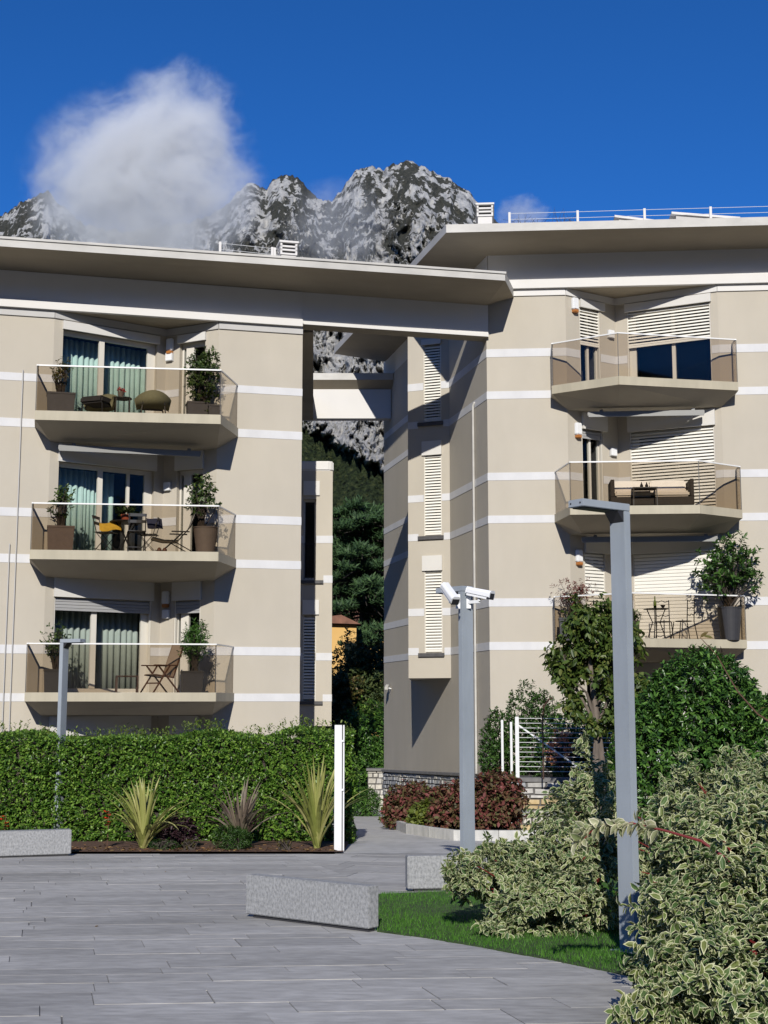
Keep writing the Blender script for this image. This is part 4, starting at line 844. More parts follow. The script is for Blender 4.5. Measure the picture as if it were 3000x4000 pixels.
# ---------------------------------------------------------------- variegated dogwoods
def dog(px, py, Y, rx, rz): p = at(px, py, Y); return (p[0], Y, p[2], rx, rx * .9, rz)
DT = leafvar(.46)
bA = np.array([1.62, 12.6, gz(12.6)])
shrub('variegated_shrub', 'cream edged green dogwood bush on the lawn behind the tall lamp post', 'shrub', bA,
      [dog(2080, 3400, 12.5, .44, .34), dog(1930, 3430, 12.2, .36, .27), dog(1835, 3405, 12.1, .22, .17), dog(1775, 3400, 12.0, .10, .08), dog(2220, 3330, 12.6, .40, .42), dog(2300, 3200, 12.8, .30, .44), dog(2262, 2990, 12.9, .08, .20), dog(2300, 3060, 13.0, .14, .16), dog(2090, 3560, 11.9, .42, .24), dog(2230, 3560, 11.9, .34, .30), dog(2330, 3450, 12.4, .3, .5)],
      2300, 6, .070, DT, 'leaf_dogwood', 21, 14, 'variegated dogwood bushes', 300, .25, .3, bark='twig_red', droop=.9, wild=.85, clump=9, sig=.13)
bB = np.array([2.75, 8.9, gz(8.9)])
shrub('variegated_shrub', 'large cream edged dogwood bush in the lower right foreground', 'shrub', bB,
      [dog(2800, 3420, 9.3, .50, .46), dog(2745, 3620, 8.8, .34, .36), dog(2860, 3650, 8.6, .46, .46), dog(2665, 3830, 8.2, .26, .22), dog(2980, 3300, 9.6, .5, .38), dog(2690, 3440, 9.4, .24, .36), dog(2820, 3900, 8.0, .42, .32), dog(2540, 3930, 7.9, .16, .14), dog(3000, 3900, 8.0, .4, .4)],
      3500, 6, .078, leafvar(.43, .10, -.24), 'leaf_dogwood', 22, 16, 'variegated dogwood bushes', 300, .25, .3, bark='twig_red', droop=.9, wild=.85, clump=9, sig=.13)
bC = np.array([3.5, 12.0, gz(12)])
shrub('variegated_shrub', 'cream edged dogwood bush right of the tall lamp post, before the dark evergreen', 'shrub', bC,
      [dog(2560, 3230, 12.4, .50, .44), dog(2720, 3160, 12.4, .55, .42), dog(2890, 3130, 12.6, .60, .40), dog(3000, 3020, 12.8, .4, .36), dog(2600, 3420, 12.0, .5, .5), dog(2850, 3300, 12.2, .7, .55)], 2100, 6, .070, DT, 'leaf_dogwood', 23, 10, 'variegated dogwood bushes', 200, .25, .3, bark='twig_red', droop=.8, wild=.85, clump=9, sig=.13)
def arching_branch():
    # red dogwood shoot reaching across the lamp post, pale leaves at its tip
    P0 = [at(3060, 3540, 8.6), at(2900, 3400, 8.75), at(2740, 3285, 8.9), at(2600, 3245, 9.0), at(2470, 3215, 9.05), at(2330, 3225, 9.1), at(2270, 3290, 9.1)]
    base = bB; t = empty('dogwood_branch', P0[0], 0, 'long red dogwood shoot with pale leaves arching across the lamp post', 'branch'); m = MB(); o = P0[0]
    m.tube([p - o for p in P0], [.012, .011, .010, .008, .006, .004, .003], 7); m.build('shoot', 'twig_red', t)
    S = np.array([P0[3] * (1 - f) + P0[4] * f for f in np.linspace(.2, 1, 5)] + [P0[4] * (1 - f) + P0[5] * f for f in np.linspace(.1, 1, 7)] + [P0[5] * (1 - f) + P0[6] * f for f in np.linspace(.2, 1, 4)]); A = unit(np.tile(P0[5] - P0[3], (len(S), 1)) + rng.normal(size=(len(S), 3)) * .2)
    foliage('leaf_cluster', t, leafvar(.55), 'leaf_dogpale', S, A, 8, .088, o, seed=31, droop=.9)
    P1 = [at(3040, 2840, 9.6), at(2960, 2790, 9.6), at(2880, 2700, 9.6), at(2800, 2560, 9.6), at(2735, 2490, 9.6)]
    t2 = empty('bare_twig', P1[0], 0, 'thin brown twig with few leaves reaching in from the right edge', 'branch'); m = MB(); m.tube([p - P1[0] for p in P1], [.008, .006, .005, .004, .002], 6); m.build('shoot', 'twig_brown', t2)
    S = np.array([P1[1], P1[2], P1[3], P1[4]]); foliage('leaf_cluster', t2, leaf6(.45), 'leaf_bronze', S, rng.normal(size=(4, 3)), 2, .06, P1[0], seed=33)
arching_branch()
# ---------------------------------------------------------------- garden on the raised terrace at right
MB().prism([(2.55, 26.2), (12, 25.2), (14, 33), (2.75, 33.05)], -.9, .06).build('garden_soil', 'soil', kind='structure')
bD = np.array([4.75, 20.5, gz(20.5)])
shrub('evergreen_bush', 'big dome shaped dark evergreen bush right of the tall lamp post', 'shrub', bD, [(4.8, 20.5, .75, 1.25, 1.0, 1.42), (3.95, 20.3, .55, .62, .7, .98), (5.75, 20.6, .45, 1.05, .9, 1.2), (4.75, 20.3, 1.55, .82, .75, .78)], 7800, 6, .085, leaf6(.4), 'leaf_dark', 41, 12, solo=300, rough=.06, shell=.12)
# terrace tree with bronze tinted leaves
def small_tree():
    b = at(2335, 3050, 23.4); b[2] = .0; t = empty('small_tree', b, 0, 'small tree with bronze green leaves between the two lamp posts', 'tree')
    m = MB(); m.tube([(0, 0, -.2), (-.02, 0, .6), (.02, .02, 1.1), (-.04, 0, 1.7), (-.1, 0, 2.4)], [.085, .07, .06, .05, .03], 9); m.tube([(.07, .03, -.2), (.09, .03, .6), (.03, 0, 1.2)], [.055, .05, .04], 8)
    for q in ((-.6, 0, 2.5), (.55, -.1, 2.2), (.2, .2, 2.7), (-.35, -.2, 1.9)): m.tube([(0, 0, 1.2), (q[0] * .5, q[1] * .5, 1.75), q], [.035, .022, .01], 6)
    m.build('trunk', 'bark', t)
    def pb(px, py, rx, rz): p = at(px, py, 23.4); return (p[0], p[1], p[2], rx, rx * .8, rz)
    blobs = [pb(2200, 2600, .26, .4), pb(2250, 2760, .28, .26), pb(2330, 2830, .22, .18), pb(2400, 2820, .26, .2), pb(2470, 2780, .24, .2), pb(2290, 2440, .42, .40), pb(2240, 2560, .36, .36), pb(2420, 2500, .45, .42), pb(2350, 2620, .42, .40), pb(2480, 2640, .32, .36), pb(2200, 2680, .20, .30), pb(2420, 2740, .40, .3), pb(2330, 2400, .35, .25)]
    S, A = blob_twigs(blobs, 1500, 51, .22, .4, 0.0, None, 12, .25); foliage('crown', t, leaf6(.5), 'leaf_persimmon', S, A, 5, .12, b, solo=200, seed=51, droop=1.6)
small_tree()
def pbush(name, label, px, py0, py1, Y, hw, mt, seed, tw=900, size=.07, w=.45, base_z=None, stems=5, solo=0, **kw):
    """bush between two heights in the picture, at distance Y"""
    a, b = at(px, py0, Y), at(px, py1, Y); zb = b[2] if base_z is None else base_z; h = a[2] - zb
    bl = [(a[0], Y, zb + h * .5, hw, hw * .9, h * .56), (a[0] - hw * .3, Y - .1, zb + h * .35, hw * .75, hw * .7, h * .38), (a[0] + hw * .3, Y, zb + h * .62, hw * .65, hw * .7, h * .4)]
    return shrub(name, label, 'shrub', (a[0], Y, zb), bl, tw, 5, size, leaf6(w), mt, seed, stems, solo=solo, zmin=zb + .01, **kw)
pbush('garden_bush', 'narrow clipped green bush between the house corner and the white fence posts', 1928, 2775, 3060, 28.0, .27, 'leaf_laurel', 61, 900, .06)
pbush('garden_bush', 'round green bush behind the wire fence', 2070, 2705, 3050, 28.6, .62, 'leaf_laurel', 62, 1700, .075)
pbush('garden_bush', 'dark green bush under the small tree, right end of the wire fence', 2255, 2790, 3060, 27.6, .62, 'leaf_dark', 63, 1500, .08)
pbush('garden_bush', 'dark bush hidden behind the trunk of the small tree', 2430, 2750, 3060, 26.6, .6, 'leaf_dark', 64, 1200, .08)
pbush('garden_bush', 'feathery grey green bush against the stone wall', 2215, 3085, 3290, 25.0, .30, 'leaf_laurel', 65, 900, .05, w=.12, base_z=gz(25))
pbush('rose_bush', 'rose bush with pale orange leaves at the fence end', 2185, 2850, 2990, 26.8, .26, 'petal_peach', 66, 90, .07)
rs_ = empty('rose', at(2262, 3180, 13.0), 0, 'pale orange rose bloom among the cream edged leaves', 'flower'); q = MB()
for k in range(16):
    a = k * 2.4; r1 = .012 + .0022 * k; c = Vector((math.cos(a) * r1, math.sin(a) * r1, -.001 * k)); d = Vector((math.cos(a), math.sin(a), .8)) * .03; s_ = Vector((-math.sin(a), math.cos(a), 0)) * .02
    q.add([c - s_, c + s_, c + d + s_ * 1.1, c + d - s_ * 1.1], [(0, 1, 2, 3)])
q.build('petals', 'petal_peach', rs_); m = MB(); m.tube([(0, 0, 0), (.05, .05, -.3), (.1, .1, -.8)], .006, 5); m.build('stem', 'twig_brown', rs_)
# red leaved shrubs in the kerbed bed
def redbush(label, px, y0, y1, Y, hw, mt, seed, tw=800): return pbush('red_shrub', label, px, y0, y1, Y, hw, mt, seed, tw, .085, .6, base_z=gz(Y) + .02, up=.5)
redbush('red leaved shrub at the left end of the kerbed bed', 1600, 3065, 3190, 27.5, .48, 'leaf_red', 71)
redbush('green and red leaved shrub second from the left in the kerbed bed', 1690, 3090, 3200, 26.0, .42, 'leaf_red', 72)
redbush('red brown shrub behind the lamp post with two cameras', 1800, 3060, 3220, 25.0, .55, 'leaf_red', 73, 1100)
redbush('brownish red shrub at the right end of the kerbed bed beside the stone wall', 1930, 3035, 3240, 24.6, .52, 'leaf_red', 74, 1200)
redbush('yellow green shrub poking from the left end of the kerbed bed', 1545, 3100, 3180, 28.6, .26, 'leaf_yg', 75, 300)
redbush('yellow green shrub low in front of the red shrubs', 1665, 3140, 3215, 25.3, .30, 'leaf_yg', 76, 300)
MB().prism([(.5, 24.95), (1.2, 23.3), (2.4, 23.2), (2.45, 27), (1.2, 33), (.25, 40), (.1, 30)], [gz(24.95), gz(23.3), gz(23.2), gz(27), gz(33), gz(40), gz(30)], [gz(24.95) + .1, gz(23.3) + .1, gz(23.2) + .1, gz(27) + .1, gz(33) + .1, gz(40) + .1, gz(30) + .1]).build('shrub_bed', 'soil', kind='structure')
# plants in the gap between the houses
pbush('gap_hedge', 'dark hedge at the left of the path between the houses', 1385, 2800, 3050, 47, .6, 'leaf_dark', 81, 1500, .12, base_z=gz(47))
pbush('gap_hedge', 'shaded hedge at the right of the path between the houses', 1490, 2790, 3040, 46.5, .3, 'leaf_dark', 82, 900, .12, base_z=gz(46))
pbush('gap_hedge', 'olive green hedge top behind the two path hedges', 1440, 2760, 2950, 52, 1.1, 'leaf_hedge', 83, 1800, .13, base_z=gz(50))
pbush('path_shrub', 'low grey green shrub at the path end by the far stone wall', 1430, 3085, 3170, 38, .35, 'leaf_dark', 84, 500, .1, w=.2, base_z=gz(38))
def cedar():
    Y = 66; b = at(1415, 3000, Y); b[2] = gz(60); top = at(1415, 1960, Y)[2]; H = top - b[2]; t = empty('cedar_tree', b, 0, 'tall dark cedar with layered branches between the two houses', 'tree')
    m = MB(); m.tube([(0, 0, 0), (.1, 0, H * .5), (0, 0, H * .97)], [.42, .28, .05], 9); m.build('trunk', 'bark_dark', t)
    r = np.random.default_rng(91); Ss = []; As = []; br = MB()
    for i in range(170):
        f = r.random() ** .8; z = H * (.40 + .58 * f); L = (4.6 * (1 - f) ** .6 + .7) * r.uniform(.75, 1.1); az = r.uniform(0, 6.283); d = np.array([math.cos(az), math.sin(az), 0]); n = int(60 * L / 3) + 10
        s = r.random(n) ** .7; side = np.array([-d[1], d[0], 0]); P_ = np.array([0, 0, z]) + d * (s * L)[:, None] + side * (r.normal(size=n) * .33 * (1 - .5 * s))[:, None] + np.array([0, 0, 1]) * (-.10 * (s * L) ** 1.4 * .45 + .12 * np.abs(r.normal(size=n)) * (s > .2))[:, None]
        Ss.append(P_ + b); As.append(unit(d * .7 + side * r.normal(size=(n, 1)) * .7 + np.array([0, 0, .5])))
        br.tube([(0, 0, z), tuple(np.array([0, 0, z - .05 * L]) + d * L * .5), tuple(np.array([0, 0, z - .12 * L ** 1.4]) + d * L)], [.06, .04, .015], 5)
    br.build('branches', 'bark_dark', t)
    foliage('crown', t, leaf2(.22, .03), 'leaf_cedar', np.vstack(Ss), np.vstack(As), 6, .30, b, seed=92, spread=.8, droop=.2)
cedar()
def broad_tree(label, px, py0, py1, Y, hw, mt, seed, tw=1600, size=.2):
    a, b = at(px, py0, Y), at(px, py1, Y); zb = gz(Y); t = empty('broadleaf_tree', (a[0], Y, zb), 0, label, 'tree'); base = np.array([a[0], Y, zb]); h = a[2] - zb; c = b[2]
    m = MB(); m.tube([(0, 0, 0), (.08, 0, (c - zb) * .7), (0, 0, h * .85)], [.2, .15, .04], 8); m.build('trunk', 'bark', t); r = np.random.default_rng(seed); bl = []
    for i in range(9): bl.append((a[0] + r.normal() * hw * .5, Y + r.normal() * hw * .5, c + (a[2] - c) * r.uniform(.15, .85), hw * r.uniform(.4, .6), hw * .5, (a[2] - c) * r.uniform(.22, .34)))
    S, A = blob_twigs(bl, tw, seed, .25, .35, .2); foliage('crown', t, leaf6(.5), mt, S, A, 5, size, base, seed=seed)
broad_tree('green broadleaf tree in front of the ochre house in the gap', 1370, 2520, 2830, 58, 1.3, 'leaf_far', 93, 2000, .17)
broad_tree('reddish leaved tree at the left of the gap, behind the side bay', 1300, 2640, 2840, 56, .8, 'leaf_bronze', 94, 900, .15)
broad_tree('thin tree standing before the ochre wall at the right of the gap', 1485, 2640, 2830, 57, .7, 'leaf_far', 95, 800, .15)
# the ochre house far behind
Yh = 92; hp0, hp1 = at(1200, 2480, Yh), at(1560, 2480, Yh); zt = hp0[2]; hb = empty('ochre_house', ((hp0[0] + hp1[0]) / 2, Yh, gz(60)), 0, 'ochre yellow house glimpsed behind the trees in the gap', 'house'); hwid = (hp1[0] - hp0[0]) / 2; hh = zt - gz(60)
Wh = Wall((-hwid, 0), (hwid, 0)); Wh.ops = [(1.2, 2.0, 2.6, 4.0), (3.0, 3.8, 2.6, 4.0), (4.9, 5.6, 2.6, 4.0)]; mb = MB(); Wh.panel(mb, 0, hh); mb.box((-hwid, .3, 0), (-hwid + .01, 8, hh)); mb.build('wall', 'ochre', hb)
for o in Wh.ops: g = MB(); Wh.box(g, o[0], o[1], .15, .2, o[2], o[3]); g.build('window', 'far_glass', hb)
rf_ = MB(); rf_.add([(-hwid - .4, -.6, hh - .1), (hwid + .4, -.6, hh - .1), (hwid + .4, 4, hh + 1.9), (-hwid - .4, 4, hh + 1.9), (-hwid - .4, -.6, hh), (hwid + .4, -.6, hh), (hwid + .4, 4, hh + 2), (-hwid - .4, 4, hh + 2)], [(0, 3, 2, 1), (4, 5, 6, 7), (0, 1, 5, 4), (1, 2, 6, 5), (2, 3, 7, 6), (3, 0, 4, 7)]); rf_.build('roof', 'roof_tile', hb)
g0, g1 = at(1285, 2425, 60.3), at(1392, 2488, 60.3); gb = empty('ochre_gable', (g0[0], 60.3, gz(60)), 0, 'small ochre gabled house just above the broadleaf tree', 'house'); zz0 = gz(60); w_ = g1[0] - g0[0]
MB().prism([(-1.5, 0), (w_, 0), (w_, 1.4), (-1.5, 1.4)], 0, g1[2] - zz0 + .55).build('wall', 'ochre', gb); 
MB().add([(-1.8, -.3, g1[2] - zz0 + .65), (w_ + .2, -.3, g1[2] - zz0 + .55), (w_ + .2, 1.6, g1[2] - zz0 + .55), (-1.8, 1.6, g1[2] - zz0 + .65), (.55, -.3, g0[2] - zz0 + .25), (.55, 1.6, g0[2] - zz0 + .25)], [(0, 4, 5, 3), (4, 1, 2, 5), (0, 1, 4), (3, 5, 2)]).build('roof', 'roof_tile', gb)
# far low stone wall at the end of the path
fwl = empty('stone_wall', (-.2, 45, gz(44)), 0, 'pale rubble stone wall at the far end of the path', 'wall'); p0, p1 = at(1437, 3010, 45.5), at(1512, 3010, 45.5)
MB().box((p0[0] + .2, .35, 0), (p1[0] + .2, .8, p0[2] - gz(44))).build('core', 'mortar', fwl); MB().box((p0[0] + .15, .25, p0[2] - gz(44) + .003), (p1[0] + .25, .85, p0[2] - gz(44) + .07)).build('coping', 'coping', fwl)
stones(fwl, lambda t, d, h: (p0[0] + .2 + t, .349 + d, h), p1[0] - p0[0], 0, p0[2] - gz(44), (.12, .2), (.15, .35), ['stone0', 'stone2', 'stone2'])
# ================================================================ stone seats on the square
def seat(label, pa, pb, h, th, ext=0):
    """upright granite slab between two ground points on a dark recessed foot"""
    a = np.array(pa[:2]); b = np.array(pb[:2]); d = (b - a); L = np.linalg.norm(d); k = math.atan2(d[1], d[0]); z = gz(a[1]); zr_ = gz(b[1]) - z
    t = empty('stone_seat', (a[0], a[1], z), k, label, 'stone seat', 'granite seats on the square')
    f = MB(); f.add([(.08 - ext, .03, 0 - .02), (L - .03, .03, zr_ - .02), (L - .03, th - .02, zr_ - .02), (.08 - ext, th - .02, -.02), (.08 - ext, .03, .035), (L - .03, .03, zr_ + .035), (L - .03, th - .02, zr_ + .035), (.08 - ext, th - .02, .035)], [(0, 3, 2, 1), (4, 5, 6, 7), (0, 1, 5, 4), (1, 2, 6, 5), (2, 3, 7, 6), (3, 0, 4, 7)]); f.build('foot', 'planter_dark', t)
    s = MB(); s.add([(-ext, 0, .03), (L, 0, zr_ + .03), (L, th, zr_ + .03), (-ext, th, .03), (-ext, .0, h), (L, 0, zr_ + h), (L, th, zr_ + h), (-ext, th, h)], [(0, 3, 2, 1), (4, 5, 6, 7), (0, 1, 5, 4), (1, 2, 6, 5), (2, 3, 7, 6), (3, 0, 4, 7)]); s.build('block', 'granite', t, bevel=.008)
seat('light granite block standing at an angle in the middle of the square', G(958, 3582), G(1440, 3643), .385, .13)
seat('light granite block half hidden by the dogwood bush beside the lawn', G(1592, 3484), G(1592 + 330, 3478), .38, .14)
seat('light granite block at the left picture edge before the hedge', G(0, 3352), G(277, 3344), .37, .2, ext=1.2)
# ================================================================ lamp posts
def lamp_post(label, px, pyb, ptop, Y, e, arm=.55, b=.165, a=.068):
    p = at(px, ptop, Y); z0 = gz(Y); H = p[2] - z0; t = empty('lamp_post', (p[0], Y, z0), math.atan2(e[1], e[0]), label, 'lamp post', 'grey lamp posts on the square')
    MB().box((-a / 2, -b / 2, 0), (a / 2, b / 2, H - .062)).build('post', 'post_paint', t, bevel=.004)
    A = MB().box((-a / 2, -b / 2, H - .06), (arm, b / 2, H)).build('arm', 'post_paint', t, bevel=.004)
    MB().box((a / 2 + .06, -b / 2 + .02, H - .068), (arm - .03, b / 2 - .02, H - .0605)).build('lamp_panel', 'dark_plastic', A)
    MB().add([(a / 2, -b / 2 + .01, H - .062), (a / 2 + .07, -b / 2 + .01, H - .062), (a / 2, -b / 2 + .01, H - .15), (a / 2, b / 2 - .01, H - .062), (a / 2 + .07, b / 2 - .01, H - .062), (a / 2, b / 2 - .01, H - .15)], [(0, 1, 2), (3, 5, 4), (1, 4, 5, 2), (0, 3, 4, 1)]).build('gusset', 'dark_plastic', t)
    for y in (-b / 2 + .03, b / 2 - .03): MB().tube([(arm, y, H - .03), (arm + .004, y, H - .03)], .007, 8).build('bolt', 'dark_plastic', A)
    MB().box((-a / 2 - .05, -b / 2 - .05, 0), (a / 2 + .05, b / 2 + .05, .012)).build('base_plate', 'post_paint', t); MB().box((-a / 2 - .0, -b / 2 + .004, .35), (-a / 2 - .002, b / 2 - .004, .75)).build('access_hatch', 'post_paint', t)
    return t, p[0], H
lamp_post('tall grey lamp post with its arm pointing left, at right before the house', 2420, 3720, 1972, 10.9, (-.80, -.60), .50)
cp = lamp_post('grey lamp post carrying two security cameras', 1818, 3485, 2290, 15.25, (-.62, .78), .42)
lamp_post('grey lamp post growing out of the hedge at the left', 252, 3290, 2497, 22.46, (.93, -.37), .36)
def sec_cam(label, px, py, Y, yaw, pitch, side):
    p = at(px, py, Y); t = empty('security_camera', p, 0, label, 'security camera', 'cameras on the lamp post')
    M = Matrix.Rotation(yaw, 4, 'Z') @ Matrix.Rotation(pitch, 4, 'X')            # body looks along local -Y
    def tr(mb): mb.v = [tuple(M @ Vector(v)) for v in mb.v]; return mb
    hood = MB(); pr = [(-.052, -.02), (-.052, .03), (-.03, .055), (.03, .055), (.052, .03), (.052, -.02)]
    hood.add([(x, -.17, z) for x, z in pr] + [(x, .15, z * .9) for x, z in pr], [tuple(range(6)), tuple(range(6, 12))[::-1]] + [(i, (i + 1) % 6, 6 + (i + 1) % 6, 6 + i) for i in range(6)]); tr(hood).build('hood', 'white_plastic', t, bevel=.004)
    tr(MB().box((-.042, -.13, -.045), (.042, .14, -.02))).build('body', 'white_plastic', t)
    tr(MB().box((-.043, -.1715, -.042), (.043, -.128, .028))).build('lens_window', 'dark_plastic', t)
    br = MB(); e = np.array([cp[1], 15.25, 0]) - np.array([p[0], p[1], 0]); e = e / np.linalg.norm(e); L = .16
    br.tube([(0, 0, -.05), (0, 0, -.085)], .018, 8); br.bar((0, 0, -.09), tuple(e * L + np.array([0, 0, -.09])), .03, .035); br.bar(tuple(e * L + np.array([0, 0, -.16])), tuple(e * L + np.array([0, 0, -.0])), .05, .02); br.build('bracket', 'white_plastic', t)
sec_cam('white security camera on the left side of the central lamp post, facing the square', 1757, 2318, 15.0, .42, .62, -1)
sec_cam('white security camera on the right side of the central lamp post, turned right', 1872, 2318, 15.1, .95, .22, 1)
# white gate post at the hedge end
p = at(1322, 2832, 20.6); z0 = gz(20.6); gp = empty('gate_post', (p[0], 20.6, z0), 0, 'tall white metal gate post at the right end of the hedge', 'post'); H = p[2] - z0
MB().box((-.055, -.02, 0), (.055, .03, H)).build('post', 'white_metal', gp, bevel=.003); MB().box((.056, .0, 0), (.068, .05, H - .02)).build('rubber_stop', 'dark_plastic', gp); MB().box((.07, -.01, 0), (.092, .045, H)).build('latch_rail', 'white_metal', gp, bevel=.003)
for z in (H - .25, .9): MB().box((.055, -.03, z), (.09, -.012, z + .03)).build('hinge', 'white_metal', gp)
# retaining wall with rubble stones
rw = empty('stone_wall', (2.45, 26, gz(26)), R(-6), 'rubble stone retaining wall under the white wire fence', 'wall'); Hh = .1 - gz(26)
MB().box((0, .04, -.3), (9, .4, Hh)).build('core', 'mortar', rw); MB().box((-.03, .0, Hh + .003), (9, .45, Hh + .07)).build('coping', 'coping', rw); MB().box((.0, .4, -.3), (.35, 5, Hh)).build('return_wall', 'mortar', rw)
stones(rw, lambda t, d, h: (t, .039 + d, h), 2.6, 0, Hh, (.06, .21), (.10, .46), ['stone0', 'stone0', 'stone2', 'stone1', 'stone0', 'stone3'])
# kerb around the shrub bed
kb = [(.05, 30.6), (.12, 28.8), (.28, 26.5), (.40, 24.9), (.78, 23.9), (1.16, 23.1), (1.9, 23.0), (2.6, 23.0)]
kerb = empty('kerb', (kb[3][0], kb[3][1], gz(25)), 0, 'pale granite kerb round the bed of red shrubs', 'kerb')
for i in range(len(kb) - 1):
    (x0, y0), (x1, y1) = kb[i], kb[i + 1]; d = Vector((x1 - x0, y1 - y0)).normalized(); nn = Vector((-d.y, d.x)); g = d * .004; o = Vector((kb[3][0], kb[3][1]))
    q = [Vector((x0, y0)) + g - o, Vector((x1, y1)) - g - o, Vector((x1, y1)) - g + nn * .1 - o, Vector((x0, y0)) + g + nn * .1 - o]; za, zc = gz(y0) - gz(25), gz(y1) - gz(25)
    MB().prism([tuple(v) for v in q], [za - .05, zc - .05, zc - .05, za - .05], [za + .17, zc + .17, zc + .17, za + .17]).build('kerb_stone', 'kerb', kerb, bevel=.006)
# wire fence
pf = at(2020, 2800, 26.1); zf0 = .172; fe = empty('wire_fence', (pf[0], 26.15, zf0), R(-6), 'white post and wire fence with diagonal brace on the stone wall', 'fence'); Hf = pf[2] - zf0
MB().box((-.035, -.02, 0), (.035, .03, Hf)).build('post', 'white_metal', fe, bevel=.003)
MB().box((2.6, -.02, 0), (2.67, .03, Hf)).build('post', 'white_metal', fe)
for k in range(12):
    z = Hf - .03 - k * (Hf - .1) / 11.5; m = MB(); m.tube([(.03, 0, z), (2.6, 0, z - .004)], .0055, 5); m.build('wire', 'white_metal', fe)
m = MB(); m.bar((.03, .045, Hf - .16), (1.25, .045, .12), .03, .03); m.build('brace', 'white_metal', fe)
for px, y0, lab in ((1961, 2812, 'thin white gate upright beside the narrow clipped bush'), (1996, 2820, 'thin white gate upright next to the wire fence')):
    p = at(px, y0, 26.6); t = empty('fence_upright', (p[0], 26.6, gz(26.6)), 0, lab, 'post'); MB().box((-.022, -.015, 0), (.022, .015, p[2] - gz(26.6))).build('post', 'white_metal', t, bevel=.002); MB().box((-.03, -.03, 0), (.03, .03, .02)).build('foot_plate', 'white_metal', t)
# bird feeder hook
p = at(2158, 2725, 25.5); t = empty('feeder_hook', (p[0], 25.5, .17), 0, 'curved brown garden hook with thin rod before the house wall', 'hook'); m = MB(); hk = p[2] - .17
m.tube([(-.18, .1, hk - .35), (-.15, .08, hk - .15), (-.06, .03, hk - .03), (0, 0, hk)], .016, 7); m.build('arm', 'wood_dark', t); m = MB(); m.tube([(0, 0, hk), (0, 0, hk - .38)], .006, 5); m.build('rod', 'wood_dark', t); m = MB(); m.tube([(-.18, .1, 0), (-.18, .1, hk - .33)], .014, 6); m.build('pole', 'wood_dark', t)
# ================================================================ fittings on the walls
def siren(label, fr, W, s, z, lamp=True):
    u, w, _ = W.p(s, 0, 0); t = empty('alarm_siren', fr.pt(u, w, z), fr.a + math.atan2(W.e[1], W.e[0]), label, 'alarm', 'alarm sirens on the house walls')
    MB().prism([(-.085, -.10), (.085, -.10), (.10, .0), (-.10, .0)], 0, .30).build('housing', 'white_plastic', t, bevel=.02)
    if lamp: MB().prism([(-.07, -.11), (.07, -.11), (.085, -.0), (-.085, -.0)], -.085, -.001).build('beacon', 'orange_plastic', t, bevel=.015)
def wall_box(label, fr, W, s, z, name='wall_lamp', cat='lamp'):
    u, w, _ = W.p(s, 0, 0); t = empty(name, fr.pt(u, w, z), fr.a + math.atan2(W.e[1], W.e[0]), label, cat, 'square wall lamps on the balconies')
    MB().box((-.10, -.02, 0), (.10, 0, .22)).build('back_plate', 'strip', t); MB().box((-.09, -.09, .01), (.09, -.021, .21)).build('diffuser', 'white_plastic', t, bevel=.01)
siren('white alarm siren above the square lamp, uppermost balcony of the left house', LF, WB, .14, 9.99); siren('white alarm siren in the corner above the lowest balcony of the left house', LF, WB, .18, 3.87)
wall_box('square wall lamp in the recess of the uppermost balcony, left house', LF, WB, .13, 9.73); wall_box('square wall lamp in the recess of the middle balcony, left house', LF, WB, .15, 6.56); wall_box('square wall lamp in the recess of the lowest balcony, left house', LF, WB, .2, 3.52)
siren('white alarm siren left of the narrow shutter, top balcony of the right house', RF, VA, .28, 11.35); siren('white alarm siren at the left of the middle balcony, right house', RF, VA, .30, 8.15); siren('white alarm siren at the left of the lowest balcony, right house', RF, VA, .25, 4.98)
wall_box('square wall lamp in the corner of the top balcony, right house', RF, VA, 1.46, 10.78); wall_box('square wall lamp in the corner of the middle balcony, right house', RF, VA, 1.45, 7.72)
for px, py, lab in ((1528, 2690, 'small grey security camera on the side wall left of the bay'), (1848, 2645, 'small grey security camera on the side wall right of the bay')):
    p = onplane(px, py, SW.p0 - SW.n * 0.0, SW.n); n_ = -SW.n; n_ = n_ if n_[0] < 0 else -n_; t = empty('wall_camera', p, 0, lab, 'security camera', 'small cameras on the side wall'); m = MB(); n3 = np.array(n_)
    m.tube([(0, 0, 0), tuple(n3 * .12 + np.array([0, 0, .02]))], .02, 8); m.build('arm', 'white_plastic', t); m = MB(); c = n3 * .14 + np.array([0, 0, .05]); m.bar(tuple(c + np.array([-.02, -.18, -.05])), tuple(c + np.array([.02, .12, .04])), .10, .09); m.build('housing', 'fascia', t, bevel=.01)
# ================================================================ balcony furniture
def base_at(fr, px, py, w, zf): u, _ = fr.uz(px, py, w); return fr.pt(u, w, zf), u
def planter(fr, px, py, w, zf, wd, dp, h, mt, label, taper=.92, name='planter', group='balcony planters'):
    b, u = base_at(fr, px, py, w, zf); t = empty(name, b, fr.a, label, 'planter', group); x, y = wd / 2, dp / 2
    MB().prism([(-x * taper, -y * taper), (x * taper, -y * taper), (x * taper, y * taper), (-x * taper, y * taper)], 0, h - .02, 1 / taper).build('box', mt, t, bevel=.006)
    r = MB()
    for q in ((-x - .01, -y - .01, x + .01, -y + .03), (-x - .01, y - .03, x + .01, y + .01), (-x - .01, -y + .031, -x + .03, y - .031), (x - .03, -y + .031, x + .01, y - .031)): r.box((q[0], q[1], h - .021), (q[2], q[3], h + .02))
    r.build('rim', mt, t); MB().box((-x + .031, -y + .031, h - .02), (x - .031, y - .031, h - .005)).build('soil', 'soil', t); return b
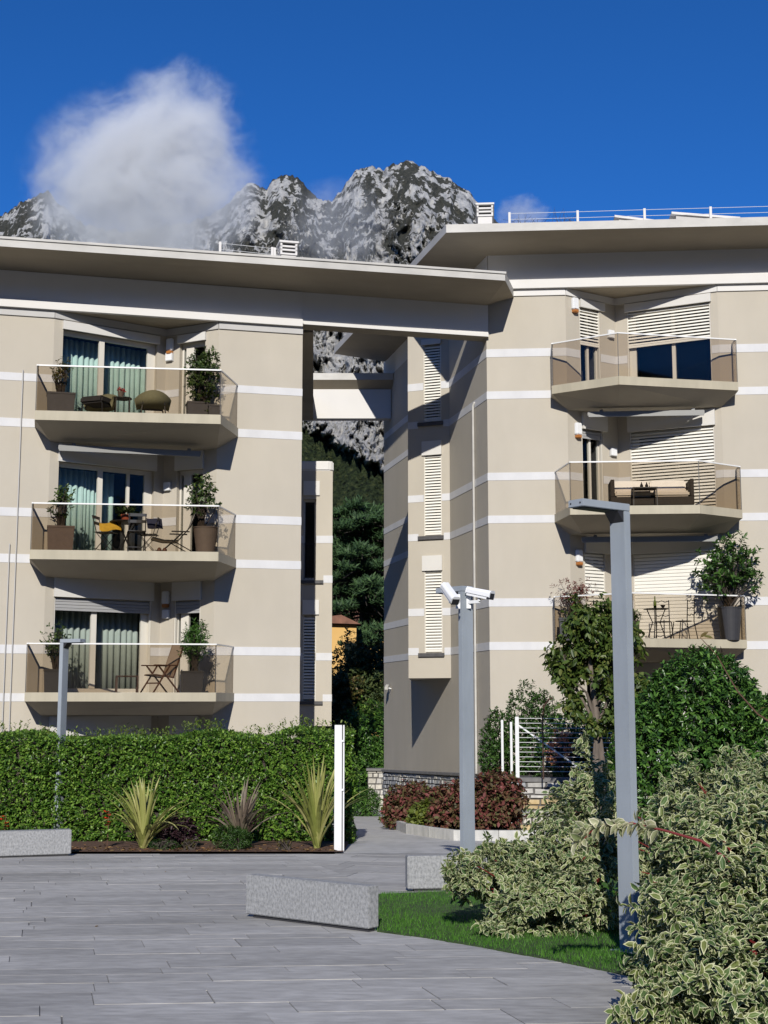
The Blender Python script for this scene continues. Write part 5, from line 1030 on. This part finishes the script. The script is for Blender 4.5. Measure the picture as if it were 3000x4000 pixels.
def round_pot(fr, px, py, w, zf, r0, r1, h, mt, label):
    b, u = base_at(fr, px, py, w, zf); t = empty('round_pot', b, 0, label, 'pot'); MB().lathe([(r0, 0), (r0 + (r1 - r0) * .6, h * .6), (r1, h * .97), (r1 + .015, h * .97), (r1 + .015, h), (r1 - .02, h), (r1 - .03, h - .04)], n=28).build('pot', mt, t, smooth=False); MB().lathe([(r1 - .031, h - .06), (r1 - .032, h - .03)], n=24).build('soil', 'soil', t); return b
def potplant(label, b, zb, h, rx, mt, seed, tw=120, size=.09, w=.45, name='potted_plant', stems=6, dx=0, droop=.3, bottom=.25, rough=.3, k=5, group='balcony plants', sparse=.45):
    base = np.array([b[0] + dx, b[1], zb]); bl = [(base[0], base[1], zb + h * (.5 + bottom / 2), rx, rx * .8, h * .5 * (1 - bottom) + .03), (base[0] + rx * .35, base[1], zb + h * .75, rx * .55, rx * .5, h * .24), (base[0] - rx * .35, base[1], zb + h * .55, rx * .5, rx * .5, h * .24)]
    t = shrub(name, label, 'plant', base, bl, tw, k, size, leaf6(w), mt, seed, stems, group, rough=rough, shell=sparse, droop=droop)
    return t
def xf(parts, M): pass
# --- left house, top balcony
zf = FL_L[0]
b = planter(LF, 238, 1560, -.42, zf, .62, .4, .50, 'planter_grey', 'grey square planter at the left end of the uppermost balcony, left house'); potplant('thin shrub with pinkish leaves in the left planter, uppermost balcony, left house', b, zf + .49, .85, .24, 'leaf_bronze', 101, 60, .07, sparse=.7)
b = planter(LF, 770, 1600, -.55, zf, .48, .4, .42, 'planter_grey', 'grey planter at the right end of the uppermost balcony, left house'); b2 = planter(LF, 838, 1610, -.75, zf, .3, .3, .34, 'planter_grey', 'small grey planter squeezed in the right corner, uppermost balcony, left house')
potplant('tall leafy climber in the right planter, uppermost balcony, left house', b, zf + .41, 1.3, .34, 'leaf_pot', 102, 420, .085, dx=.12, bottom=.0, sparse=.3)
def armchair(px, w, rz, label):
    b, u = base_at(LF, px, 1580, w, zf); t = empty('armchair', b, LF.a + rz, label, 'armchair', 'olive armchairs on the uppermost balcony')
    n = 14; vi = []; vo = []
    m = MB(); prof = []
    for i in range(n + 1):
        a = math.pi * (1.0 * i / n); hgt = .44 + .16 * math.sin(a) ** 2; c, s = math.cos(a), math.sin(a); prof.append((c, s, hgt))
    vs = []
    for c, s, hgt in prof: vs += [(.36 * c, .34 * s - .04, .18), (.42 * c, .40 * s - .04, hgt), (.37 * c, .34 * s - .04, hgt), (.30 * c, .27 * s - .04, .30)]
    m.add(vs, [(4 * i + k, 4 * i + (k + 1) % 4, 4 * i + 4 + (k + 1) % 4, 4 * i + 4 + k) for i in range(n) for k in range(4)] + [(0, 1, 2, 3), (4 * n, 4 * n + 3, 4 * n + 2, 4 * n + 1)]); m.build('shell', 'fabric_olive', t, smooth=True)
    MB().box((-.29, -.36, .26), (.29, .25, .42)).build('seat_cushion', 'fabric_dark', t, bevel=.04)
    for x in (-.25, .25):
        for y in (-.28, .22): l_ = MB(); l_.tube([(x, y, .27), (x * 1.12, y * 1.1, 0)], .015, 6); l_.build('leg', 'black_metal', t)
armchair(388, -.55, R(-35), 'olive armchair with dark cushion at the left of the uppermost balcony'); armchair(597, -.62, R(180), 'olive armchair seen from behind, right of the flower pot, uppermost balcony')
def low_table(fr, px, w, zf, wx, wy, h, mt, label, name='low_table', rz=0, round_=False, legt=.025):
    b, u = base_at(fr, px, 1600, w, zf); t = empty(name, b, fr.a + rz, label, 'table')
    if round_: MB().lathe([(wx / 2, h - .02), (wx / 2, h)], n=24).build('table_top', mt, t)
    else: MB().box((-wx / 2, -wy / 2, h - .03), (wx / 2, wy / 2, h)).build('table_top', mt, t, bevel=.004)
    for x in (-1, 1):
        for y in (-1, 1): f = .36 if round_ else .46; MB().bar((x * wx * f, y * wy * f, h - .03), (x * wx * f * 1.03, y * wy * f * 1.03, 0), legt).build('leg', mt, t)
    return b
b = low_table(LF, 478, -.75, zf, .42, .42, .42, 'black_metal', 'small black table between the two olive armchairs', round_=True)
pb_, _ = base_at(LF, 471, 1590, -.78, zf + .42); t = empty('flower_pot', pb_, 0, 'small pot of pink flowers on the black table, uppermost balcony', 'plant pot'); MB().lathe([(.05, 0), (.075, .14), (.07, .14), (.068, .12)], n=16).build('pot', 'pot_taupe', t); S = np.array([pb_ + np.array([rnd.uniform(-.08, .08), rnd.uniform(-.06, .06), rnd.uniform(.13, .2)]) for _ in range(26)]); foliage('blossom', t, leaf6(.8), 'petal_pink', S, rng.normal(size=(26, 3)) + np.array([0, -.5, 1]), 5, .04, pb_, seed=104)
# --- left house, middle balcony
zf = FL_L[1]
b = planter(LF, 236, 2110, -.5, zf, .58, .5, .56, 'planter_brown', 'brown square planter at the left end of the middle balcony, left house'); potplant('spindly shrub with yellow green tips in the brown planter, middle balcony', b, zf + .55, 1.0, .28, 'leaf_pot', 111, 60, .10, stems=10, sparse=.8)
b = round_pot(LF, 803, 2110, -.85, zf, .20, .28, .62, 'pot_taupe', 'tall round taupe pot at the right end of the middle balcony'); potplant('leafy yellow green plant in the round taupe pot, middle balcony', b, zf + .6, 1.2, .36, 'leaf_pot', 112, 130, .10, dx=-.1, stems=12, sparse=.5)
def folding_chair(px, w, rz, label):
    b, u = base_at(LF, px, 2130, w, zf); t = empty('folding_chair', b, LF.a + rz, label, 'chair', 'folding bistro chairs on the middle balcony'); W2_ = .19
    for x in (-W2_, W2_):
        MB().bar((x, .22, 0), (x * .98, -.20, .46), .022, .012).build('leg', 'black_metal', t); MB().bar((x * .92, -.24, 0), (x * .95, .16, .46), .022, .012).build('leg', 'black_metal', t); MB().bar((x * .95, .14, .44), (x * .95, .26, .84), .022, .012).build('back_post', 'black_metal', t)
    for i in range(5): MB().box((-W2_ - .01, -.20 + i * .085, .455), (W2_ + .01, -.135 + i * .085, .47)).build('seat_slat', 'black_metal', t)
    for z, y in ((.64, .2), (.78, .242)): MB().box((-W2_ - .01, y - .006, z), (W2_ + .01, y + .008, z + .065)).build('back_slat', 'black_metal', t)
    MB().bar((-W2_, .205, .1), (W2_, .205, .1), .014).build('stretcher', 'black_metal', t)
    return b
fc1 = folding_chair(412, -.62, R(-115 + 180), 'black folding chair with yellow cushion, left of the bistro table'); fc2 = folding_chair(532, -.95, R(180), 'black folding chair with its back to the railing, middle balcony'); fc3 = folding_chair(578, -.45, R(75 + 180), 'black folding chair with navy cushion, right of the bistro table')
def cushion(label, p, rz, mt, tilt=.2, s=(.36, .32, .10), ang=0):
    t = empty('cushion', p, rz, label, 'cushion'); m = MB(); n = 8; vs = []
    for top in (1, -1):
        for i in range(n + 1):
            for j in range(n + 1):
                a, b_ = i / n * 2 - 1, j / n * 2 - 1; h = (1 - a ** 4) * (1 - b_ ** 4); vs.append((a * s[0] / 2, b_ * s[1] / 2 * math.cos(ang) - top * s[2] / 2 * h * math.sin(ang), top * s[2] / 2 * h * math.cos(ang) + b_ * s[1] / 2 * math.sin(ang) + .02 * math.sin(a * 3) * tilt))
    q = (n + 1) ** 2; m.add(vs, [(o + i * (n + 1) + j, o + (i + 1) * (n + 1) + j, o + (i + 1) * (n + 1) + j + 1, o + i * (n + 1) + j + 1) for o in (0, q) for i in range(n) for j in range(n)]); m.build('cover', mt, t, smooth=True); return t
cushion('crumpled yellow cushion on the left folding chair', fc1 + np.array([.10, -.02, .60]), LF.a, 'fabric_yellow', 1.5, (.48, .30, .12), .75); cushion('navy cushion over the right folding chair back', fc3 + np.array([.14, 0, .72]), LF.a + .2, 'fabric_navy', .5, (.36, .28, .10), 1.1)
b, u = base_at(LF, 490, 2130, -.62, zf); t = empty('bistro_table', b, LF.a, 'round black bistro table in the middle of the middle balcony', 'table'); MB().lathe([(.36, .70), (.37, .715), (.36, .73)], n=32).build('table_top', 'black_metal', t)
for a in range(4): c, s = math.cos(a * 1.571 + .5), math.sin(a * 1.571 + .5); MB().bar((c * .26, s * .26, .70), (-c * .25, -s * .25, 0), .02).build('leg', 'black_metal', t)
pb_ = b + np.array([0, -.03, .73]); t = empty('flower_pot', pb_, 0, 'terracotta pot with green plant on the bistro table', 'plant pot'); MB().lathe([(.09, 0), (.12, .13), (.125, .13), (.125, .15), (.10, .15)], n=20).build('pot', 'terracotta', t); S = pb_ + np.array([0, 0, .2]) + rng.normal(size=(110, 3)) * np.array([.1, .09, .06]); foliage('foliage', t, leaf6(.5), 'leaf_pot', S, unit(S - pb_), 5, .06, pb_, seed=113)
def lounger():
    b, u = base_at(LF, 700, 2140, -.75, zf); t = empty('lounge_chair', b, LF.a + R(90), 'light grey folding lounge chair beside the round taupe pot', 'chair'); pr = [(.0, .62, .36), (.0, .36, .30), (.0, .05, .30), (.0, -.22, .62), (0, -.34, .95)]
    m = MB(); vs = []
    for x in (-.24, .24):
        for p in pr: vs.append((x, p[1], p[2]))
    m.add(vs, [(i, i + 1, 6 + i, 5 + i) for i in range(4)]); o = m.build('sling', 'fabric_light', t); s = o.modifiers.new('t', 'SOLIDIFY'); s.thickness = .012
    for x in (-.26, .26):
        MB().tube([(x, p[1], p[2] - .012) for p in pr], .013, 6).build('side_rail', 'black_metal', t); MB().tube([(x, .45, 0), (x, -.05, .48)], .012, 6).build('leg', 'black_metal', t); MB().tube([(x, -.35, 0), (x, .2, .30)], .012, 6).build('leg', 'black_metal', t); MB().box((x - .03, -.2, .48), (x + .03, .2, .505)).build('armrest', 'black_metal', t)
lounger()
b, u = base_at(LF, 633, 2140, -1.0, zf); t = empty('clogs', b, .3, 'pair of brown clogs on the floor of the middle balcony', 'shoes')
for x in (-.06, .06): MB().lathe([(.03, 0), (.055, .02), (.05, .08), (.02, .12)], (x, 0), 12).build('clog', 'wood_brown', t, smooth=True)
# --- left house, lowest balcony
zf = FL_L[2]
b = planter(LF, 218, 2660, -.45, zf, .52, .4, .50, 'planter_dark', 'dark planter behind the left lamp post, lowest balcony, left house'); potplant('thin leafy shrub in the dark left planter, lowest balcony, left house', b, zf + .49, .95, .28, 'leaf_pot', 121, 150, .07, sparse=.5)
b = planter(LF, 750, 2660, -.85, zf, .47, .4, .47, 'planter_dark', 'dark planter at the right end of the lowest balcony, left house'); potplant('bamboo like shrub in the right planter, lowest balcony, left house', b, zf + .46, 1.1, .30, 'leaf_dark', 122, 380, .09, w=.22, dx=.05, sparse=.4)
low_table(LF, 523, -.9, zf, .48, .4, .38, 'wood_dark', 'low dark wooden stool beside the reclining chair', 'stool', legt=.035)
def recliner():
    b, u = base_at(LF, 628, 2660, -.7, zf); t = empty('reclining_chair', b, LF.a + R(118), 'brown wooden reclining chair with taupe sling on the lowest balcony, left house', 'chair')
    for x in (-.26, .26):
        MB().bar((x, .36, 0), (x, -.06, .60), .035, .025).build('leg', 'wood_brown', t); MB().bar((x * .93, -.34, 0), (x * .93, .22, .60), .035, .025).build('leg', 'wood_brown', t); MB().box((x - .035, -.26, .60), (x + .035, .34, .625)).build('armrest', 'wood_brown', t, bevel=.006); MB().bar((x * .86, -.18, .34), (x * .86, -.46, 1.12), .03, .025).build('back_post', 'wood_brown', t); MB().bar((x * .86, .28, .40), (x * .86, -.2, .34), .03, .025).build('seat_rail', 'wood_brown', t)
    m = MB(); m.add([(-.21, .27, .41), (.21, .27, .41), (.21, -.17, .36), (-.21, -.17, .36), (.21, -.45, 1.11), (-.21, -.45, 1.11)], [(0, 1, 2, 3), (3, 2, 4, 5)]); o = m.build('sling', 'fabric_taupe', t); s = o.modifiers.new('t', 'SOLIDIFY'); s.thickness = .01
    MB().bar((-.26, .2, .22), (.26, .2, .22), .03).build('stretcher', 'wood_brown', t)
recliner()
# --- right house, middle balcony
zf = FL_R[1]
def sofa():
    b, u = base_at(RF, 2545, 2060, -.62, zf); t = empty('sofa', b, RF.a, 'cream cushioned sofa with dark woven ends on the middle balcony, right house', 'sofa'); L = 1.95; x = L / 2
    MB().box((-x, -.38, .08), (x, .38, .28)).build('base', 'rattan', t, bevel=.01)
    for s in (-1, 1): MB().box((s * x - (.09 if s > 0 else 0), -.38, .281), (s * x + (.09 if s < 0 else 0), .38, .70)).build('armrest', 'rattan', t, bevel=.01)
    MB().box((-x + .095, .30, .281), (x - .095, .38, .62)).build('back_frame', 'rattan', t)
    for i in range(2): w = (L - .2) / 2; x0 = -x + .1 + i * w; MB().box((x0 + .005, -.37, .285), (x0 + w - .005, .16, .42)).build('seat_cushion', 'fabric_cream', t, bevel=.035); MB().add([(x0 + .01, .12, .42), (x0 + w - .01, .12, .42), (x0 + w - .01, .28, .42), (x0 + .01, .28, .42), (x0 + .01, .20, .76), (x0 + w - .01, .20, .76), (x0 + w - .01, .29, .74), (x0 + .01, .29, .74)], [(0, 3, 2, 1), (4, 5, 6, 7), (0, 1, 5, 4), (1, 2, 6, 5), (2, 3, 7, 6), (3, 0, 4, 7)]).build('back_cushion', 'fabric_cream', t, bevel=.03)
    for s in (-1, 1):
        for y in (-.33, .33): MB().box((s * x * .95 - .025, y - .025, 0), (s * x * .95 + .025, y + .025, .08)).build('foot', 'black_metal', t)
sofa()
b = low_table(RF, 2508, -1.15, zf, .58, .42, .46, 'black_metal', 'low black side table before the cream sofa'); bb = b + np.array([0, 0, .46]); t = empty('tealights', bb, 0, 'two small dark lanterns on the low black table', 'lantern')
for x in (-.06, .06): MB().lathe([(.03, 0), (.04, .06), (.015, .11), (.012, .14)], (x, 0), 12).build('lantern', 'dark_plastic', t)
# --- right house, lowest balcony
zf = FL_R[2]
b = planter(RF, 2235, 2460, -.55, zf, .62, .42, .52, 'planter_dark', 'black planter with the red maple at the left of the lowest balcony, right house'); potplant('small red leaved maple on the lowest balcony of the right house', b, zf + .5, .95, .48, 'leaf_maple', 131, 150, .075, w=.3, dx=.05, bottom=.35, sparse=.5, droop=.6)
b = planter(RF, 2470, 2480, -.6, zf, .32, .3, .45, 'planter_dark', 'black planter just right of the lamp post, lowest balcony, right house')
potplant('low dark plant in the black planter right of the lamp post, lowest balcony', b, zf + .44, .22, .18, 'leaf_dark', 134, 60, .06)
b = round_pot(RF, 2852, 2470, -.45, zf, .21, .29, .78, 'planter_dark', 'tall dark round pot at the right end of the lowest balcony, right house')
bl_ = [(b[0] + dx, b[1] + dy, zf + z, r, r * .8, r * .75) for dx, dy, z, r in ((-.15, -.05, 1.55, .55), (.25, 0, 1.75, .42), (-.3, .05, 1.25, .42), (.05, 0, 2.1, .38), (-.35, 0, 1.85, .36), (.4, 0, 1.45, .34), (.18, 0, 2.4, .2), (.55, 0, 2.05, .2))]
shrub('potted_tree', 'large glossy leaved potted tree at the right end of the lowest balcony, right house', 'plant', (b[0], b[1], zf + .72), bl_, 300, 6, .13, leaf6(.42), 'leaf_laurel', 132, 9, None, solo=150, rough=.35, shell=.35, up=.7)
def iron_chair(px, w, rz, label):
    b, u = base_at(RF, px, 2480, w, zf); t = empty('iron_chair', b, RF.a + rz, label, 'chair', 'wrought iron chairs on the lowest balcony')
    MB().lathe([(.19, .44), (.2, .45), (.19, .46)], n=20).build('seat', 'black_metal', t)
    for x in (-.17, .17):
        l_ = MB(); l_.tube([(x, -.17, .44), (x * 1.1, -.2, .2), (x * 1.25, -.24, 0)], .012, 6); l_.build('leg', 'black_metal', t); l_ = MB(); l_.tube([(x * 1.15, .26, 0), (x, .18, .44), (x, .21, .98)], .012, 6); l_.build('rear_leg', 'black_metal', t)
    for z in (.62, .78, .96): l_ = MB(); l_.tube([(-.17, .2, z), (-.08, .21, z - .03), (0, .21, z + .01), (.08, .21, z - .03), (.17, .2, z)], .009, 5); l_.build('back_bar', 'black_metal', t)
    for z in (.2,): l_ = MB(); l_.tube([(-.18, -.2, z), (.18, -.2, z)], .007, 5); l_.build('stretcher', 'black_metal', t)
iron_chair(2592, -.35, R(0), 'wrought iron chair behind the small round table'); iron_chair(2672, -.55, R(-70), 'wrought iron chair right of the small round table')
b, u = base_at(RF, 2565, 2480, -.75, zf); t = empty('iron_table', b, RF.a, 'small round wrought iron table on the lowest balcony, right house', 'table'); MB().lathe([(.28, .72), (.30, .73), (.28, .74)], n=28).build('table_top', 'black_metal', t)
for a in range(3): c, s = math.cos(a * 2.094 + .4), math.sin(a * 2.094 + .4); l_ = MB(); l_.tube([(c * .24, s * .24, .72), (c * .10, s * .10, .42), (c * .2, s * .2, .15), (c * .26, s * .26, 0)], .012, 6); l_.build('leg', 'black_metal', t)
l_ = MB(); l_.lathe([(.11, .415), (.11, .425)], n=16); l_.build('ring', 'black_metal', t)
bb = b + np.array([-.02, 0, .74]); t = empty('bottle', bb, 0, 'small green bottle on the round iron table', 'bottle'); MB().lathe([(.035, 0), (.037, .15), (.014, .21), (.013, .27)], n=14).build('body', 'leaf_shoot', t, smooth=True); MB().lathe([(.015, .271), (.015, .29)], n=10).build('cap', 'dark_plastic', t)
bb = b + np.array([.16, -.03, .74]); t = empty('ashtray', bb, 0, 'dark ashtray on the round iron table', 'ashtray'); MB().lathe([(.04, 0), (.03, .03), (.06, .07), (.055, .08), (.03, .05)], n=16).build('bowl', 'dark_plastic', t)
# white crates behind the glass of the top balcony, right house
u, w, _ = VB.p(.85, .5, 0); t = empty('white_box', RF.pt(u, w, 9.28), RF.a - .4, 'white box standing behind the glass of the top balcony door, right house', 'box'); MB().box((-.2, -.15, 0), (.2, .15, .28)).build('body', 'white_plastic', t, bevel=.01); MB().box((-.21, -.16, .281), (.21, .16, .33)).build('lid', 'white_plastic', t, bevel=.01)
# creeper twigs on the roof rail
m = MB(); u0, zc_ = RF.uz(2130, 850, .6); o = RF.pt(u0, .6, 13.085); t = empty('roof_creeper', o, RF.a, 'dry creeper twigs along the roof railing of the right house', 'plant'); r = random.Random(4)
for i in range(46):
    x = r.uniform(-.9, .75); m.tube([(x, 0, 0), (x + r.uniform(-.1, .1), .02, r.uniform(.5, .85)), (x + r.uniform(-.25, .3), r.uniform(-.1, .1), r.uniform(.75, 1.0 + .12 * (x > .2)))], [.006, .005, .003], 4)
m.build('twigs', 'bark_dark', t)
